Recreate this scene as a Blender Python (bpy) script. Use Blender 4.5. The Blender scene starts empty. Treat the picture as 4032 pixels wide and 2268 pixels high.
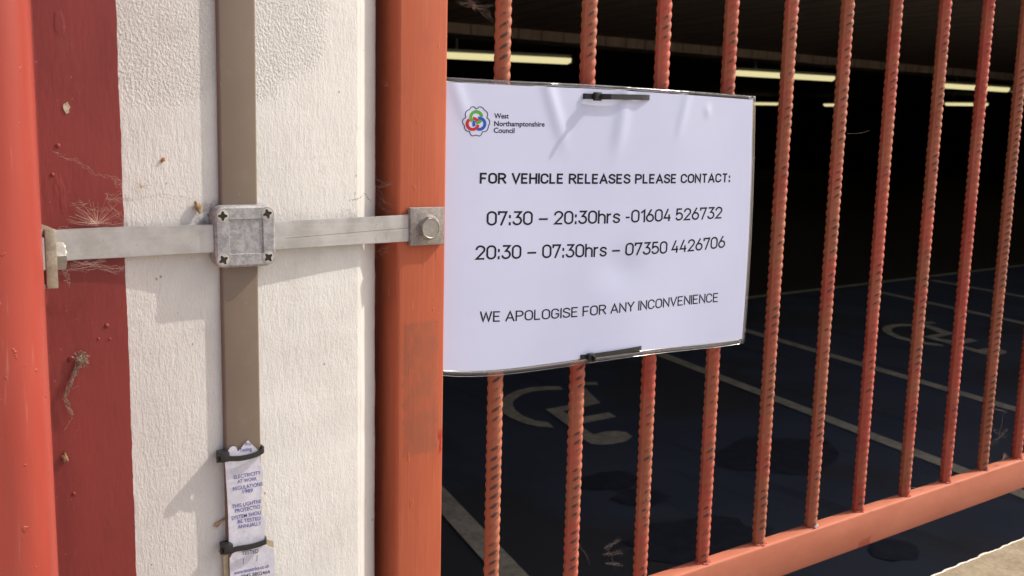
import bpy, bmesh, math, random
import numpy as np
from mathutils import Vector, Matrix

S = bpy.context.scene
C = S.collection
RAD = math.radians

# ------------------------------------------------------------------ camera
YAW, PITCH, ROLL, FPX = 0.63717, -0.15633, 0.02266, 4062.7
PW, PH = 4032.0, 2268.0
CAM = np.array([0.0, -0.63, 1.40])
_f = np.array([math.sin(YAW)*math.cos(PITCH), math.cos(YAW)*math.cos(PITCH), math.sin(PITCH)])
_r = np.array([math.cos(YAW), -math.sin(YAW), 0.0])
_u = np.cross(_r, _f)
_r, _u = math.cos(ROLL)*_r + math.sin(ROLL)*_u, -math.sin(ROLL)*_r + math.cos(ROLL)*_u
cd = bpy.data.cameras.new('camera')
cam = bpy.data.objects.new('camera', cd)
C.objects.link(cam)
cam.matrix_world = Matrix(((_r[0], _u[0], -_f[0], CAM[0]), (_r[1], _u[1], -_f[1], CAM[1]),
                           (_r[2], _u[2], -_f[2], CAM[2]), (0, 0, 0, 1)))
cd.sensor_width = 36.0
cd.lens = FPX/PW*36.0
cd.clip_start = 0.05
cd.clip_end = 500
cd.dof.use_dof = True
cd.dof.focus_distance = 0.76
cd.dof.aperture_fstop = 24
S.camera = cam

# ------------------------------------------------------------------ sky, sun, exposure
SUN = Vector((3.6, -1.0, 3.5)).normalized()
W = bpy.data.worlds.new('World')
S.world = W
W.use_nodes = True
wt = W.node_tree
sky = wt.nodes.new('ShaderNodeTexSky')
sky.sky_type = 'NISHITA'
sky.sun_disc = False
sky.sun_elevation = math.asin(SUN.z)
sky.dust_density = 4.0
sky.sun_rotation = math.atan2(SUN.x, SUN.y)
wt.links.new(sky.outputs[0], wt.nodes['Background'].inputs[0])
wt.nodes['Background'].inputs[1].default_value = 0.15
sl = bpy.data.lights.new('sun', 'SUN')
sl.energy = 2.9
sl.angle = RAD(0.5)
sl.color = (1.0, 0.93, 0.84)
so = bpy.data.objects.new('sun', sl)
C.objects.link(so)
so.rotation_euler = SUN.to_track_quat('Z', 'Y').to_euler()
so.location = (4, -4, 6)
S.view_settings.view_transform = 'Standard'
S.view_settings.look = 'None'
S.view_settings.gamma = 1
S.view_settings.exposure = 0.36
S.cycles.use_denoising = True
S.cycles.max_bounces = 8
S.cycles.sample_clamp_indirect = 4

# ------------------------------------------------------------------ helpers
def ray(px, py):
    return ((px-PW/2)/FPX)*_r - ((py-PH/2)/FPX)*_u + _f

def aty(px, py, y):                      # where the line of sight meets the upright plane y
    d = ray(px, py)
    return CAM + d*((y-CAM[1])/d[1])

def atz(px, py, z):                      # ... and the level plane z
    d = ray(px, py)
    return CAM + d*((z-CAM[2])/d[2])

def link(name, me, mats, parent=None):
    o = bpy.data.objects.new(name, me)
    C.objects.link(o)
    for m in (mats if isinstance(mats, (list, tuple)) else [mats]):
        me.materials.append(m)
    if parent is not None:
        o.parent = parent
        T = Matrix.Translation(parent.location) if parent.parent is None else Matrix.Identity(4)
        o.matrix_parent_inverse = T.inverted()
    return o

def tag(o, label=None, cat=None, group=None, kind=None):
    for k, v in (('label', label), ('category', cat), ('group', group), ('kind', kind)):
        if v:
            o[k] = v
    return o

def thing(name, loc, label, cat, group=None):
    o = bpy.data.objects.new(name, None)
    o.empty_display_size = 0.05
    C.objects.link(o)
    o.location = Vector([float(c) for c in loc])
    return tag(o, label, cat, group)

def smooth(me, ang=40):
    me.polygons.foreach_set('use_smooth', [True]*len(me.polygons))
    try:
        me.set_sharp_from_angle(angle=RAD(ang))
    except Exception:
        pass

class MB:
    def __init__(s):
        s.bm = bmesh.new()
    def box(s, a, b, bev=0.0, seg=2):
        a = np.array(a, float); b = np.array(b, float)
        g = bmesh.ops.create_cube(s.bm, size=1.0)
        vs = g['verts']
        for v in vs:
            v.co = Vector([(a[i]+b[i])/2 + v.co[i]*(b[i]-a[i]) for i in range(3)])
        if bev:
            es = list({e for v in vs for e in v.link_edges})
            bmesh.ops.bevel(s.bm, geom=es, offset=bev, segments=seg, affect='EDGES', profile=0.5)
        return s
    def face(s, pts):
        return s.bm.faces.new([s.bm.verts.new(Vector([float(c) for c in p])) for p in pts])
    def slab(s, pts, d, bev=0.0):        # polygon given as 3-D points, thickened along vector d
        d = Vector([float(c) for c in d])
        n0 = len(s.bm.faces)
        f = s.face(pts)
        g = bmesh.ops.extrude_face_region(s.bm, geom=[f])
        nv = [v for v in g['geom'] if isinstance(v, bmesh.types.BMVert)]
        for v in nv:
            v.co += d
        if bev:
            es = [e for e in f.edges] + [e for v in nv for e in v.link_edges if e.other_vert(v) in nv]
            bmesh.ops.bevel(s.bm, geom=list(set(es)), offset=bev, segments=2, affect='EDGES', profile=0.5)
        return s
    def tube(s, path, r, n=5, cap=True):
        P = [Vector([float(c) for c in p]) for p in path]
        rs = r if isinstance(r, (list, tuple)) else [r]*len(P)
        prev = None
        ref = Vector((0.31, 0.17, 0.93))
        for i, p in enumerate(P):
            t = (P[min(i+1, len(P)-1)] - P[max(i-1, 0)])
            if t.length < 1e-9:
                t = Vector((0, 0, 1))
            t.normalize()
            a = t.cross(ref)
            if a.length < 1e-3:
                a = t.cross(Vector((1, 0, 0)))
            a.normalize(); b = t.cross(a)
            ring = [s.bm.verts.new(p + rs[i]*(a*math.cos(2*math.pi*k/n)+b*math.sin(2*math.pi*k/n))) for k in range(n)]
            if prev:
                for k in range(n):
                    s.bm.faces.new((prev[k], prev[(k+1) % n], ring[(k+1) % n], ring[k]))
            elif cap:
                s.bm.faces.new(list(reversed(ring)))
            prev = ring
        if cap:
            s.bm.faces.new(prev)
        return s
    def strip(s, path, wid, th):         # flat strap: path points, width vectors, thickness vectors
        prev = None
        for i, p in enumerate(path):
            p = Vector([float(c) for c in p])
            w = Vector(wid[i] if isinstance(wid, list) else wid)/2
            t = Vector(th[i] if isinstance(th, list) else th)/2
            ring = [s.bm.verts.new(q) for q in (p-w-t, p+w-t, p+w+t, p-w+t)]
            if prev:
                for k in range(4):
                    s.bm.faces.new((prev[k], prev[(k+1) % 4], ring[(k+1) % 4], ring[k]))
            else:
                s.bm.faces.new(list(reversed(ring)))
            prev = ring
        s.bm.faces.new(prev)
        return s
    def disc(s, c, ax, r0, r1, h, n=24, bev=0.0):     # short cylinder/cone from c along ax
        ax = Vector(ax).normalized(); c = Vector([float(q) for q in c])
        a = ax.orthogonal().normalized(); b = ax.cross(a)
        prof = [(r0, 0), (r1, h-bev), (r1-bev, h)] if bev else [(r0, 0), (r1, h)]
        rings = [[s.bm.verts.new(c+ax*z+r*(a*math.cos(2*math.pi*k/n)+b*math.sin(2*math.pi*k/n))) for k in range(n)] for r, z in prof]
        for q in range(len(rings)-1):
            for k in range(n):
                s.bm.faces.new((rings[q][k], rings[q][(k+1) % n], rings[q+1][(k+1) % n], rings[q+1][k]))
        s.bm.faces.new(rings[-1])
        s.bm.faces.new(list(reversed(rings[0])))
        return s
    def build(s, name, mats, parent=None, sm=True, ang=40):
        bmesh.ops.recalc_face_normals(s.bm, faces=s.bm.faces)
        me = bpy.data.meshes.new(name)
        s.bm.to_mesh(me)
        s.bm.free()
        if sm:
            smooth(me, ang)
        return link(name, me, mats, parent)

# ------------------------------------------------------------------ materials
class NT:
    def __init__(s, name):
        s.m = bpy.data.materials.new(name)
        s.m.use_nodes = True
        s.t = s.m.node_tree
        s.p = s.t.nodes['Principled BSDF']
        s.tc = s.t.nodes.new('ShaderNodeTexCoord')
        s.obj = s.tc.outputs['Object']
    def n(s, typ, **kw):
        x = s.t.nodes.new(typ)
        for k, v in kw.items():
            setattr(x, k, v)
        return x
    def set(s, sock, v):
        if isinstance(v, bpy.types.NodeSocket):
            s.t.links.new(v, sock)
        elif isinstance(v, (tuple, list)) and len(v) == 3 and sock.type == 'RGBA':
            sock.default_value = (*v, 1)
        else:
            sock.default_value = v
        return s
    def map(s, sc, loc=(0, 0, 0), rot=(0, 0, 0), src=None):
        m = s.n('ShaderNodeMapping')
        s.set(m.inputs['Vector'], src or s.obj)
        m.inputs['Scale'].default_value = sc
        m.inputs['Location'].default_value = loc
        m.inputs['Rotation'].default_value = rot
        return m.outputs[0]
    def noise(s, scale, detail=4, rough=0.55, st=(1, 1, 1), loc=(0, 0, 0), dist=0.0, src=None, rot=(0, 0, 0)):
        x = s.n('ShaderNodeTexNoise')
        s.set(x.inputs['Vector'], s.map(st, loc, rot, src))
        x.inputs['Scale'].default_value = scale
        x.inputs['Detail'].default_value = detail
        x.inputs['Roughness'].default_value = rough
        x.inputs['Distortion'].default_value = dist
        return x.outputs[0]
    def rng(s, v, a, b, c=0.0, d=1.0, smooth=True):
        x = s.n('ShaderNodeMapRange')
        if smooth:
            x.interpolation_type = 'SMOOTHSTEP'
        s.set(x.inputs[0], v)
        for i, q in zip((1, 2, 3, 4), (a, b, c, d)):
            x.inputs[i].default_value = q
        return x.outputs[0]
    def math(s, op, a, b=0.0, clamp=False):
        x = s.n('ShaderNodeMath', operation=op)
        x.use_clamp = clamp
        s.set(x.inputs[0], a); s.set(x.inputs[1], b)
        return x.outputs[0]
    def mix(s, f, a, b):
        x = s.n('ShaderNodeMix', data_type='RGBA')
        s.set(x.inputs[0], f); s.set(x.inputs[6], a); s.set(x.inputs[7], b)
        return x.outputs[2]
    def xyz(s):
        x = s.n('ShaderNodeSeparateXYZ')
        s.set(x.inputs[0], s.obj)
        return x.outputs
    def window(s, sock, a, b, e, wob=None):           # soft 0-1-0 window with wobbling edges
        if wob is not None:
            sock = s.math('ADD', sock, wob)
        return s.math('MULTIPLY', s.rng(sock, a-e, a+e), s.rng(sock, b-e, b+e, 1, 0))
    def bump(s, h, dist, strength=1.0, prev=None):
        x = s.n('ShaderNodeBump')
        s.set(x.inputs['Height'], h)
        x.inputs['Distance'].default_value = dist
        x.inputs['Strength'].default_value = strength
        if prev is not None:
            s.set(x.inputs['Normal'], prev)
        return x.outputs[0]
    def done(s, base, rough=0.5, metal=0.0, normal=None, coat=0.0, coat_rough=0.1, spec=0.5):
        p = s.p
        s.set(p.inputs['Base Color'], base)
        s.set(p.inputs['Roughness'], rough)
        s.set(p.inputs['Metallic'], metal)
        s.set(p.inputs['Specular IOR Level'], spec)
        if normal is not None:
            s.set(p.inputs['Normal'], normal)
        if coat:
            p.inputs['Coat Weight'].default_value = coat
            p.inputs['Coat Roughness'].default_value = coat_rough
        return s.m

def plain(name, col, rough=0.6, metal=0.0, var=0.15, scale=40, spec=0.4):
    k = NT(name)
    f = k.noise(scale, 5, 0.6)
    return k.done(k.mix(k.rng(f, 0.3, 0.7), tuple(c*(1-var) for c in col), tuple(c*(1+var) for c in col)), rough, metal, spec=spec)

def m_render():
    k = NT('white_masonry_paint')
    x, y, z = k.xyz()
    big = k.noise(16, 4, 0.6, loc=(3, 1, 0))
    wobz = k.math('MULTIPLY', k.math('SUBTRACT', big, 0.5), 2.2)
    def oval(cx, cz, rx, rz):                                   # trowelled-on coarse patches
        ex = k.math('POWER', k.math('ABSOLUTE', k.math('DIVIDE', k.math('SUBTRACT', x, cx), rx)), 2.0)
        ez = k.math('POWER', k.math('ABSOLUTE', k.math('DIVIDE', k.math('SUBTRACT', z, cz), rz)), 2.0)
        return k.rng(k.math('ADD', k.math('ADD', ex, ez), wobz), 0.70, 1.15, 1, 0)
    A_ = aty(600, 60, -0.018); B_ = aty(1000, 40, -0.018)
    zone = k.math('MAXIMUM', oval(float(A_[0]), float(A_[2]), 0.047, 0.058), oval(float(B_[0]), float(B_[2]), 0.052, 0.056))
    brush = k.noise(310, 6, 0.7, st=(1.5, 1, 0.36))
    brush2 = k.noise(150, 5, 0.65, st=(1.1, 1, 0.38), loc=(5, 5, 5), dist=0.3)
    grain = k.noise(620, 4, 0.62, st=(1, 1, 0.8))
    lumps = k.noise(75, 3, 0.5, st=(1, 1, 0.7), loc=(9, 2, 4))
    arcs = k.noise(240, 3, 0.5, st=(0.2, 1, 1.7), loc=(1, 7, 2))
    arcm = k.math('MULTIPLY', k.window(z, 1.19, 1.25, 0.01, k.math('MULTIPLY', big, 0.03)), k.window(x, 0.185, 0.215, 0.006))
    h1 = k.math('ADD', k.math('ADD', k.math('MULTIPLY', brush, 0.75), k.math('MULTIPLY', brush2, 0.55)), k.math('MULTIPLY', grain, 0.5))
    h1 = k.math('ADD', h1, k.math('MULTIPLY', k.math('MULTIPLY', arcs, arcm), 0.3))
    g = k.rng(grain, 0.30, 0.78)
    h2 = k.math('ADD', k.math('MULTIPLY', g, 1.15), k.math('MULTIPLY', lumps, 0.3))
    h = k.n('ShaderNodeMix', data_type='FLOAT')
    k.set(h.inputs[0], k.math('MULTIPLY', zone, 0.72)); k.set(h.inputs[2], h1); k.set(h.inputs[3], h2)
    edge = k.math('MULTIPLY', zone, 0.35)
    smoothm = k.rng(x, 0.3235, 0.3262, 1.0, 0.15)                                       # smooth arris on the right
    ht = k.math('ADD', k.math('MULTIPLY', h.outputs[0], smoothm), edge)
    nrm = k.bump(ht, 0.00075, 1.0)
    patch = k.noise(14, 5, 0.6)
    base = k.mix(k.rng(patch, 0.3, 0.7), (0.585, 0.562, 0.528), (0.660, 0.638, 0.602))
    dots = k.n('ShaderNodeTexVoronoi')
    k.set(dots.inputs['Vector'], k.map((1, 1, 0.7)))
    dots.inputs['Scale'].default_value = 120
    dots.inputs['Randomness'].default_value = 1
    spk = k.math('MULTIPLY', k.rng(dots.outputs[0], 0.055, 0.10, 1, 0), k.rng(k.noise(45, 2, 0.5, loc=(8, 8, 8)), 0.56, 0.62))
    base = k.mix(k.math('MULTIPLY', spk, 0.75), base, (0.17, 0.10, 0.085))
    pits = k.math('MULTIPLY', k.rng(grain, 0.26, 0.34, 1, 0), zone)
    base = k.mix(k.math('MULTIPLY', pits, 0.55), base, (0.27, 0.17, 0.15))
    cx_, cz_ = aty(835, 850, -0.018)[0], aty(835, 850, -0.018)[2]
    gd = k.math('SQRT', k.math('ADD', k.math('POWER', k.math('ABSOLUTE', k.math('SUBTRACT', x, float(cx_))), 2.0), k.math('POWER', k.math('ABSOLUTE', k.math('SUBTRACT', z, float(cz_))), 2.0)))
    cl_ = k.math('MULTIPLY', k.rng(gd, 0.004, 0.013, 1, 0), k.rng(k.noise(260, 5, 0.7), 0.35, 0.65))
    base = k.mix(k.math('MULTIPLY', cl_, 0.75), base, (0.13, 0.09, 0.07))
    grime = k.math('MULTIPLY', k.rng(k.noise(30, 5, 0.7, loc=(0, 3, 3)), 0.52, 0.75), 0.22)
    base = k.mix(grime, base, (0.42, 0.36, 0.31))
    return k.done(base, 0.75, 0, nrm, spec=0.25)

def m_redwall():
    k = NT('dark_red_masonry_paint')
    x, y, z = k.xyz()
    b = k.noise(25, 5, 0.6, st=(1, 1, 0.4))
    fine = k.noise(350, 4, 0.6, st=(1.3, 1, 0.3))
    drip = k.noise(90, 3, 0.5, st=(1, 1, 0.35), loc=(2, 2, 2))
    bl = k.rng(drip, 0.66, 0.74)
    nrm = k.bump(k.math('ADD', k.math('MULTIPLY', fine, 0.35), k.math('MULTIPLY', bl, 0.35)), 0.0006, 0.8)
    base = k.mix(k.rng(b, 0.3, 0.7), (0.175, 0.021, 0.018), (0.225, 0.030, 0.025))
    ch = k.math('MULTIPLY', k.rng(k.noise(520, 3, 0.5, loc=(4, 4, 4)), 0.73, 0.78), k.window(x, 0.128, 0.150, 0.006))
    base = k.mix(ch, base, (0.42, 0.33, 0.30))
    dust = k.math('MULTIPLY', k.rng(k.noise(55, 5, 0.7, st=(1, 1, 0.3), loc=(7, 1, 1)), 0.55, 0.8), 0.25)
    base = k.mix(dust, base, (0.30, 0.13, 0.11))
    return k.done(base, 0.5, 0, nrm, spec=0.4)

def m_column():
    k = NT('glossy_red_steel_paint')
    b = k.noise(30, 4, 0.55, st=(1, 1, 0.15))
    scuff = k.rng(k.noise(220, 4, 0.6, st=(1.3, 1, 0.08), loc=(3, 0, 1)), 0.62, 0.75)
    pim = k.rng(k.noise(200, 2, 0.5, loc=(1, 5, 1)), 0.70, 0.78)
    nrm = k.bump(k.math('ADD', k.math('MULTIPLY', b, 0.5), pim), 0.0005, 0.7)
    base = k.mix(k.rng(b, 0.3, 0.7), (0.31, 0.038, 0.023), (0.38, 0.054, 0.034))
    base = k.mix(k.math('MULTIPLY', scuff, 0.4), base, (0.5, 0.2, 0.16))
    dst = k.rng(k.noise(60, 5, 0.7, st=(1, 1, 0.12), loc=(1, 8, 2)), 0.48, 0.75)
    base = k.mix(k.math('MULTIPLY', dst, 0.4), base, (0.26, 0.065, 0.05))
    return k.done(base, k.rng(b, 0.3, 0.7, 0.30, 0.42), 0, nrm, spec=0.5)

def m_orange():
    k = NT('orange_red_gate_paint')
    x, y, z = k.xyz()
    b = k.noise(22, 5, 0.6, st=(1, 1, 0.25))
    streak = k.noise(260, 4, 0.6, st=(1.8, 1, 0.05))
    bub = k.rng(k.noise(420, 3, 0.5, loc=(1, 1, 1)), 0.60, 0.72)
    bubm = k.math('MULTIPLY', k.window(z, 1.262, 1.288, 0.006), k.rng(x, 0.372, 0.38))
    drips = k.rng(k.noise(160, 2, 0.4, st=(1, 1, 0.4), loc=(6, 2, 0)), 0.68, 0.76)
    h = k.math('ADD', k.math('MULTIPLY', streak, 0.55), k.math('ADD', k.math('MULTIPLY', bub, bubm), k.math('MULTIPLY', drips, 0.6)))
    nrm = k.bump(h, 0.0004, 0.7)
    base = k.mix(k.rng(b, 0.3, 0.7), (0.420, 0.090, 0.039), (0.50, 0.122, 0.056))
    base = k.mix(k.math('MULTIPLY', k.rng(streak, 0.5, 0.7), 0.25), base, (0.56, 0.17, 0.09))
    wob = k.math('MULTIPLY', k.math('SUBTRACT', k.noise(150, 5, 0.7), 0.5), 0.011)
    worn = k.math('MULTIPLY', k.window(z, 1.166, 1.262, 0.0015, wob), k.window(x, 0.3585, 0.3865, 0.001, wob))
    wn = k.math('MULTIPLY', worn, k.rng(k.noise(130, 5, 0.65, st=(1, 1, 0.5)), 0.25, 0.6, 0.15, 0.85))
    base = k.mix(wn, base, (0.33, 0.098, 0.052))
    rs = k.math('MULTIPLY', k.window(z, 1.165, 1.181, 0.003, wob), k.window(x, 0.3885, 0.3915, 0.0006, wob))
    base = k.mix(k.math('MULTIPLY', rs, 0.85), base, (0.36, 0.018, 0.014))
    spk = k.rng(k.noise(700, 2, 0.5, loc=(2, 9, 2)), 0.74, 0.78)
    base = k.mix(k.math('MULTIPLY', spk, 0.6), base, (0.12, 0.03, 0.02))
    scr = k.rng(k.noise(90, 4, 0.75, st=(2.6, 1, 0.10), rot=(0, RAD(12), 0), loc=(4, 4, 7)), 0.67, 0.70)
    base = k.mix(k.math('MULTIPLY', scr, 0.35), base, (0.60, 0.24, 0.15))
    gr_ = k.rng(k.noise(40, 5, 0.7, st=(1, 1, 0.35), loc=(8, 1, 3)), 0.52, 0.75)
    base = k.mix(k.math('MULTIPLY', gr_, 0.3), base, (0.24, 0.075, 0.045))
    return k.done(base, k.rng(b, 0.3, 0.7, 0.58, 0.75), 0, nrm, spec=0.28)

def m_rail():
    k = NT('chalky_orange_rail_paint')
    x, y, z = k.xyz()
    b = k.noise(18, 5, 0.65, st=(0.5, 1, 1))
    fine = k.noise(300, 4, 0.6, st=(0.3, 1, 1))
    nrm = k.bump(k.math('ADD', k.math('MULTIPLY', fine, 0.3), k.math('MULTIPLY', b, 0.6)), 0.0005, 0.6)
    base = k.mix(k.rng(b, 0.3, 0.7), (0.56, 0.178, 0.100), (0.65, 0.226, 0.134))
    wob = k.math('MULTIPLY', k.math('SUBTRACT', k.noise(90, 3, 0.5), 0.5), 0.012)
    st = k.math('MULTIPLY', k.window(x, 0.931, 0.952, 0.0016, wob), k.window(z, 0.950, 0.968, 0.0016, wob))
    base = k.mix(k.math('MULTIPLY', st, 0.7), base, (0.46, 0.085, 0.045))
    rub = k.math('MULTIPLY', k.rng(k.noise(160, 5, 0.7, st=(0.4, 1, 1), loc=(3, 3, 3)), 0.63, 0.70), k.rng(z, 0.990, 0.997))
    base = k.mix(rub, base, (0.20, 0.13, 0.10))
    mk = k.rng(k.noise(70, 5, 0.75, st=(0.35, 1, 1), loc=(5, 0, 8)), 0.58, 0.74)
    base = k.mix(k.math('MULTIPLY', mk, 0.4), base, (0.38, 0.115, 0.07))
    return k.done(base, 0.65, 0, nrm, spec=0.25)

def m_bar():
    k = NT('worn_orange_rebar_paint')
    a = k.n('ShaderNodeAttribute', attribute_name='dirt').outputs['Fac']
    w = k.n('ShaderNodeAttribute', attribute_name='wear')
    w.attribute_type = 'OBJECT'
    wear = w.outputs['Fac']
    oi = k.n('ShaderNodeObjectInfo').outputs['Random']
    off = k.n('ShaderNodeCombineXYZ')
    k.set(off.inputs[0], k.math('MULTIPLY', oi, 50.0)); k.set(off.inputs[2], k.math('MULTIPLY', oi, 31.0))
    va = k.n('ShaderNodeVectorMath', operation='ADD')
    k.set(va.inputs[0], k.obj); k.set(va.inputs[1], off.outputs[0])
    src = va.outputs[0]
    b = k.noise(30, 4, 0.6, src=src, st=(1, 1, 0.5))
    patch = k.noise(55, 3, 0.5, src=src)
    fine = k.noise(500, 4, 0.6, src=src)
    base = k.mix(k.rng(b, 0.3, 0.7), (0.43, 0.074, 0.046), (0.54, 0.125, 0.078))
    brown = k.math('MULTIPLY', k.rng(k.math('ADD', k.noise(14, 3, 0.6, src=src), k.math('MULTIPLY', wear, 0.35)), 0.52, 0.72), 0.55)
    base = k.mix(brown, base, (0.36, 0.165, 0.080))
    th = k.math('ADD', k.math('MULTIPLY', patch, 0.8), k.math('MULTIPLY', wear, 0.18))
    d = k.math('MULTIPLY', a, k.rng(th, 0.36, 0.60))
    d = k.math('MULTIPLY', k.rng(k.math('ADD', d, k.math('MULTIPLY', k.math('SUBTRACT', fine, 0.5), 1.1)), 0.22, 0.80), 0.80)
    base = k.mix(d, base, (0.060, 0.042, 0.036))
    fk = k.rng(k.noise(260, 3, 0.6, src=src, loc=(3, 3, 3)), 0.70, 0.75)
    base = k.mix(k.math('MULTIPLY', fk, 0.6), base, (0.55, 0.40, 0.32))
    rust = k.rng(k.noise(75, 4, 0.7, src=src, loc=(6, 1, 2)), 0.60, 0.72)
    base = k.mix(k.math('MULTIPLY', rust, 0.5), base, (0.21, 0.075, 0.04))
    nrm = k.bump(k.math('ADD', fine, b), 0.0003, 0.7)
    return k.done(base, 0.6, 0, nrm, spec=0.3)

def m_zinc(name, ca, cb, scale=150, rough=0.55, metal=0.35, bd=0.00015):
    k = NT(name)
    b = k.noise(scale, 6, 0.7, dist=0.4)
    c = k.noise(scale*3.1, 4, 0.6, loc=(3, 1, 2))
    f = k.rng(k.math('ADD', k.math('MULTIPLY', b, 0.65), k.math('MULTIPLY', c, 0.35)), 0.38, 0.62)
    base = k.mix(f, ca, cb)
    dirt = k.math('MULTIPLY', k.rng(k.noise(40, 5, 0.7, loc=(5, 5, 1)), 0.55, 0.75), 0.35)
    base = k.mix(dirt, base, (0.25, 0.20, 0.16))
    return k.done(base, rough, metal, k.bump(c, bd, 0.7), spec=0.4)

def m_strap():
    k = NT('dull_aluminium_tape')
    x, y, z = k.xyz()
    st = k.noise(220, 5, 0.6, st=(0.05, 1, 1.6))
    b = k.noise(45, 5, 0.65)
    base = k.mix(k.rng(b, 0.3, 0.7), (0.40, 0.39, 0.375), (0.54, 0.525, 0.51))
    base = k.mix(k.math('MULTIPLY', k.rng(st, 0.5, 0.7), 0.3), base, (0.60, 0.59, 0.575))
    sp = k.rng(k.noise(380, 3, 0.6, loc=(2, 2, 0)), 0.66, 0.72)
    base = k.mix(k.math('MULTIPLY', sp, 0.55), base, (0.24, 0.20, 0.17))
    sm = k.math('MULTIPLY', k.rng(k.noise(160, 4, 0.7, st=(1.6, 1, 0.6), loc=(9, 0, 3)), 0.58, 0.66), k.rng(x, 0.325, 0.335))
    base = k.mix(k.math('MULTIPLY', sm, 0.5), base, (0.40, 0.30, 0.25))
    # a hair-line scratch along the right-hand length
    lw = k.math('SUBTRACT', z, k.math('ADD', k.math('MULTIPLY', x, 0.028), 1.3190))
    sc = k.math('MULTIPLY', k.rng(k.math('ABSOLUTE', lw), 0.0001, 0.0003, 1, 0), k.rng(x, 0.268, 0.270))
    base = k.mix(k.math('MULTIPLY', sc, 0.7), base, (0.12, 0.11, 0.11))
    rough = k.rng(b, 0.3, 0.7, 0.32, 0.50)
    return k.done(base, rough, 0.45, k.bump(st, 0.0001, 0.5), spec=0.5)

def m_tape():
    k = NT('brown_pvc_sheath')
    b = k.noise(16, 4, 0.6, st=(1, 1, 0.4))
    s = k.noise(60, 4, 0.6, loc=(1, 1, 1))
    base = k.mix(k.rng(b, 0.3, 0.7), (0.170, 0.127, 0.093), (0.200, 0.152, 0.114))
    base = k.mix(k.math('MULTIPLY', k.rng(s, 0.5, 0.75), 0.3), base, (0.24, 0.195, 0.155))
    sp = k.rng(k.noise(600, 2, 0.5), 0.76, 0.80)
    base = k.mix(k.math('MULTIPLY', sp, 0.5), base, (0.5, 0.45, 0.4))
    return k.done(base, 0.5, 0, k.bump(b, 0.0004, 0.5), spec=0.4)

def m_paper():
    k = NT('laminated_white_paper')
    f = k.noise(12, 3, 0.5)
    w = k.noise(26, 3, 0.5, st=(1, 1, 0.45), loc=(1, 2, 0))
    fine = k.noise(900, 3, 0.6)
    base = k.mix(k.rng(f, 0.3, 0.7), (0.560, 0.590, 0.785), (0.590, 0.620, 0.810))
    nrm = k.bump(k.math('ADD', k.math('MULTIPLY', w, 1.0), k.math('MULTIPLY', fine, 0.012)), 0.0035, 0.55)
    k.set(k.p.inputs['Coat Normal'], nrm)
    return k.done(base, 0.5, 0, None, coat=0.85, coat_rough=0.17, spec=0.3)

def m_film():
    k = NT('clear_laminate_film')
    t = k.t
    g = k.n('ShaderNodeBsdfGlossy'); g.inputs['Roughness'].default_value = 0.12
    g.inputs['Color'].default_value = (0.9, 0.9, 0.9, 1)
    tr = k.n('ShaderNodeBsdfTransparent'); tr.inputs['Color'].default_value = (0.93, 0.93, 0.95, 1)
    df = k.n('ShaderNodeBsdfDiffuse'); df.inputs['Color'].default_value = (0.6, 0.6, 0.63, 1)
    m1 = k.n('ShaderNodeMixShader'); m1.inputs[0].default_value = 0.06
    t.links.new(tr.outputs[0], m1.inputs[1]); t.links.new(df.outputs[0], m1.inputs[2])
    fr = k.n('ShaderNodeFresnel'); fr.inputs['IOR'].default_value = 1.38
    m2 = k.n('ShaderNodeMixShader')
    t.links.new(fr.outputs[0], m2.inputs[0]); t.links.new(m1.outputs[0], m2.inputs[1]); t.links.new(g.outputs[0], m2.inputs[2])
    t.links.new(m2.outputs[0], t.nodes['Material Output'].inputs['Surface'])
    return k.m

def m_ink(name, col):
    k = NT(name)
    return k.done(col, 0.6, 0, None, spec=0.12)

def m_tag():
    k = NT('weathered_white_label')
    f = k.noise(110, 4, 0.65)
    sm = k.rng(k.noise(230, 4, 0.6, loc=(4, 0, 2)), 0.52, 0.68)
    base = k.mix(k.rng(f, 0.35, 0.65), (0.56, 0.55, 0.62), (0.66, 0.655, 0.72))
    base = k.mix(k.math('MULTIPLY', sm, 0.35), base, (0.38, 0.38, 0.46))
    return k.done(base, 0.4, 0, k.bump(f, 0.0003, 0.5), spec=0.4)

def m_floor():
    k = NT('dark_blue_bay_paint')
    x, y, z = k.xyz()
    b = k.noise(1.3, 5, 0.65)
    f = k.noise(60, 4, 0.7)
    base = k.mix(k.rng(b, 0.3, 0.7), (0.072, 0.092, 0.148), (0.100, 0.120, 0.165))
    base = k.mix(k.math('MULTIPLY', k.rng(f, 0.5, 0.75), 0.3), base, (0.09, 0.092, 0.09))
    grit = k.noise(240, 3, 0.6, loc=(1, 3, 0))
    base = k.mix(k.math('MULTIPLY', k.rng(grit, 0.58, 0.72), 0.45), base, (0.15, 0.15, 0.145))
    tyre = k.noise(5, 4, 0.6, st=(1.0, 0.12, 1), rot=(0, 0, RAD(14)), loc=(2, 0, 0))
    base = k.mix(k.math('MULTIPLY', k.rng(tyre, 0.54, 0.68), 0.45), base, (0.035, 0.040, 0.055))
    patch = k.rng(k.noise(0.9, 3, 0.5, loc=(4, 4, 0)), 0.5, 0.62)
    base = k.mix(k.math('MULTIPLY', patch, 0.7), base, (0.070, 0.072, 0.072))
    base = k.mix(k.rng(y, 5.08, 5.12), base, (0.075, 0.058, 0.044))
    return k.done(base, 0.7, 0, k.bump(f, 0.002, 0.6), spec=0.3)

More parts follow.
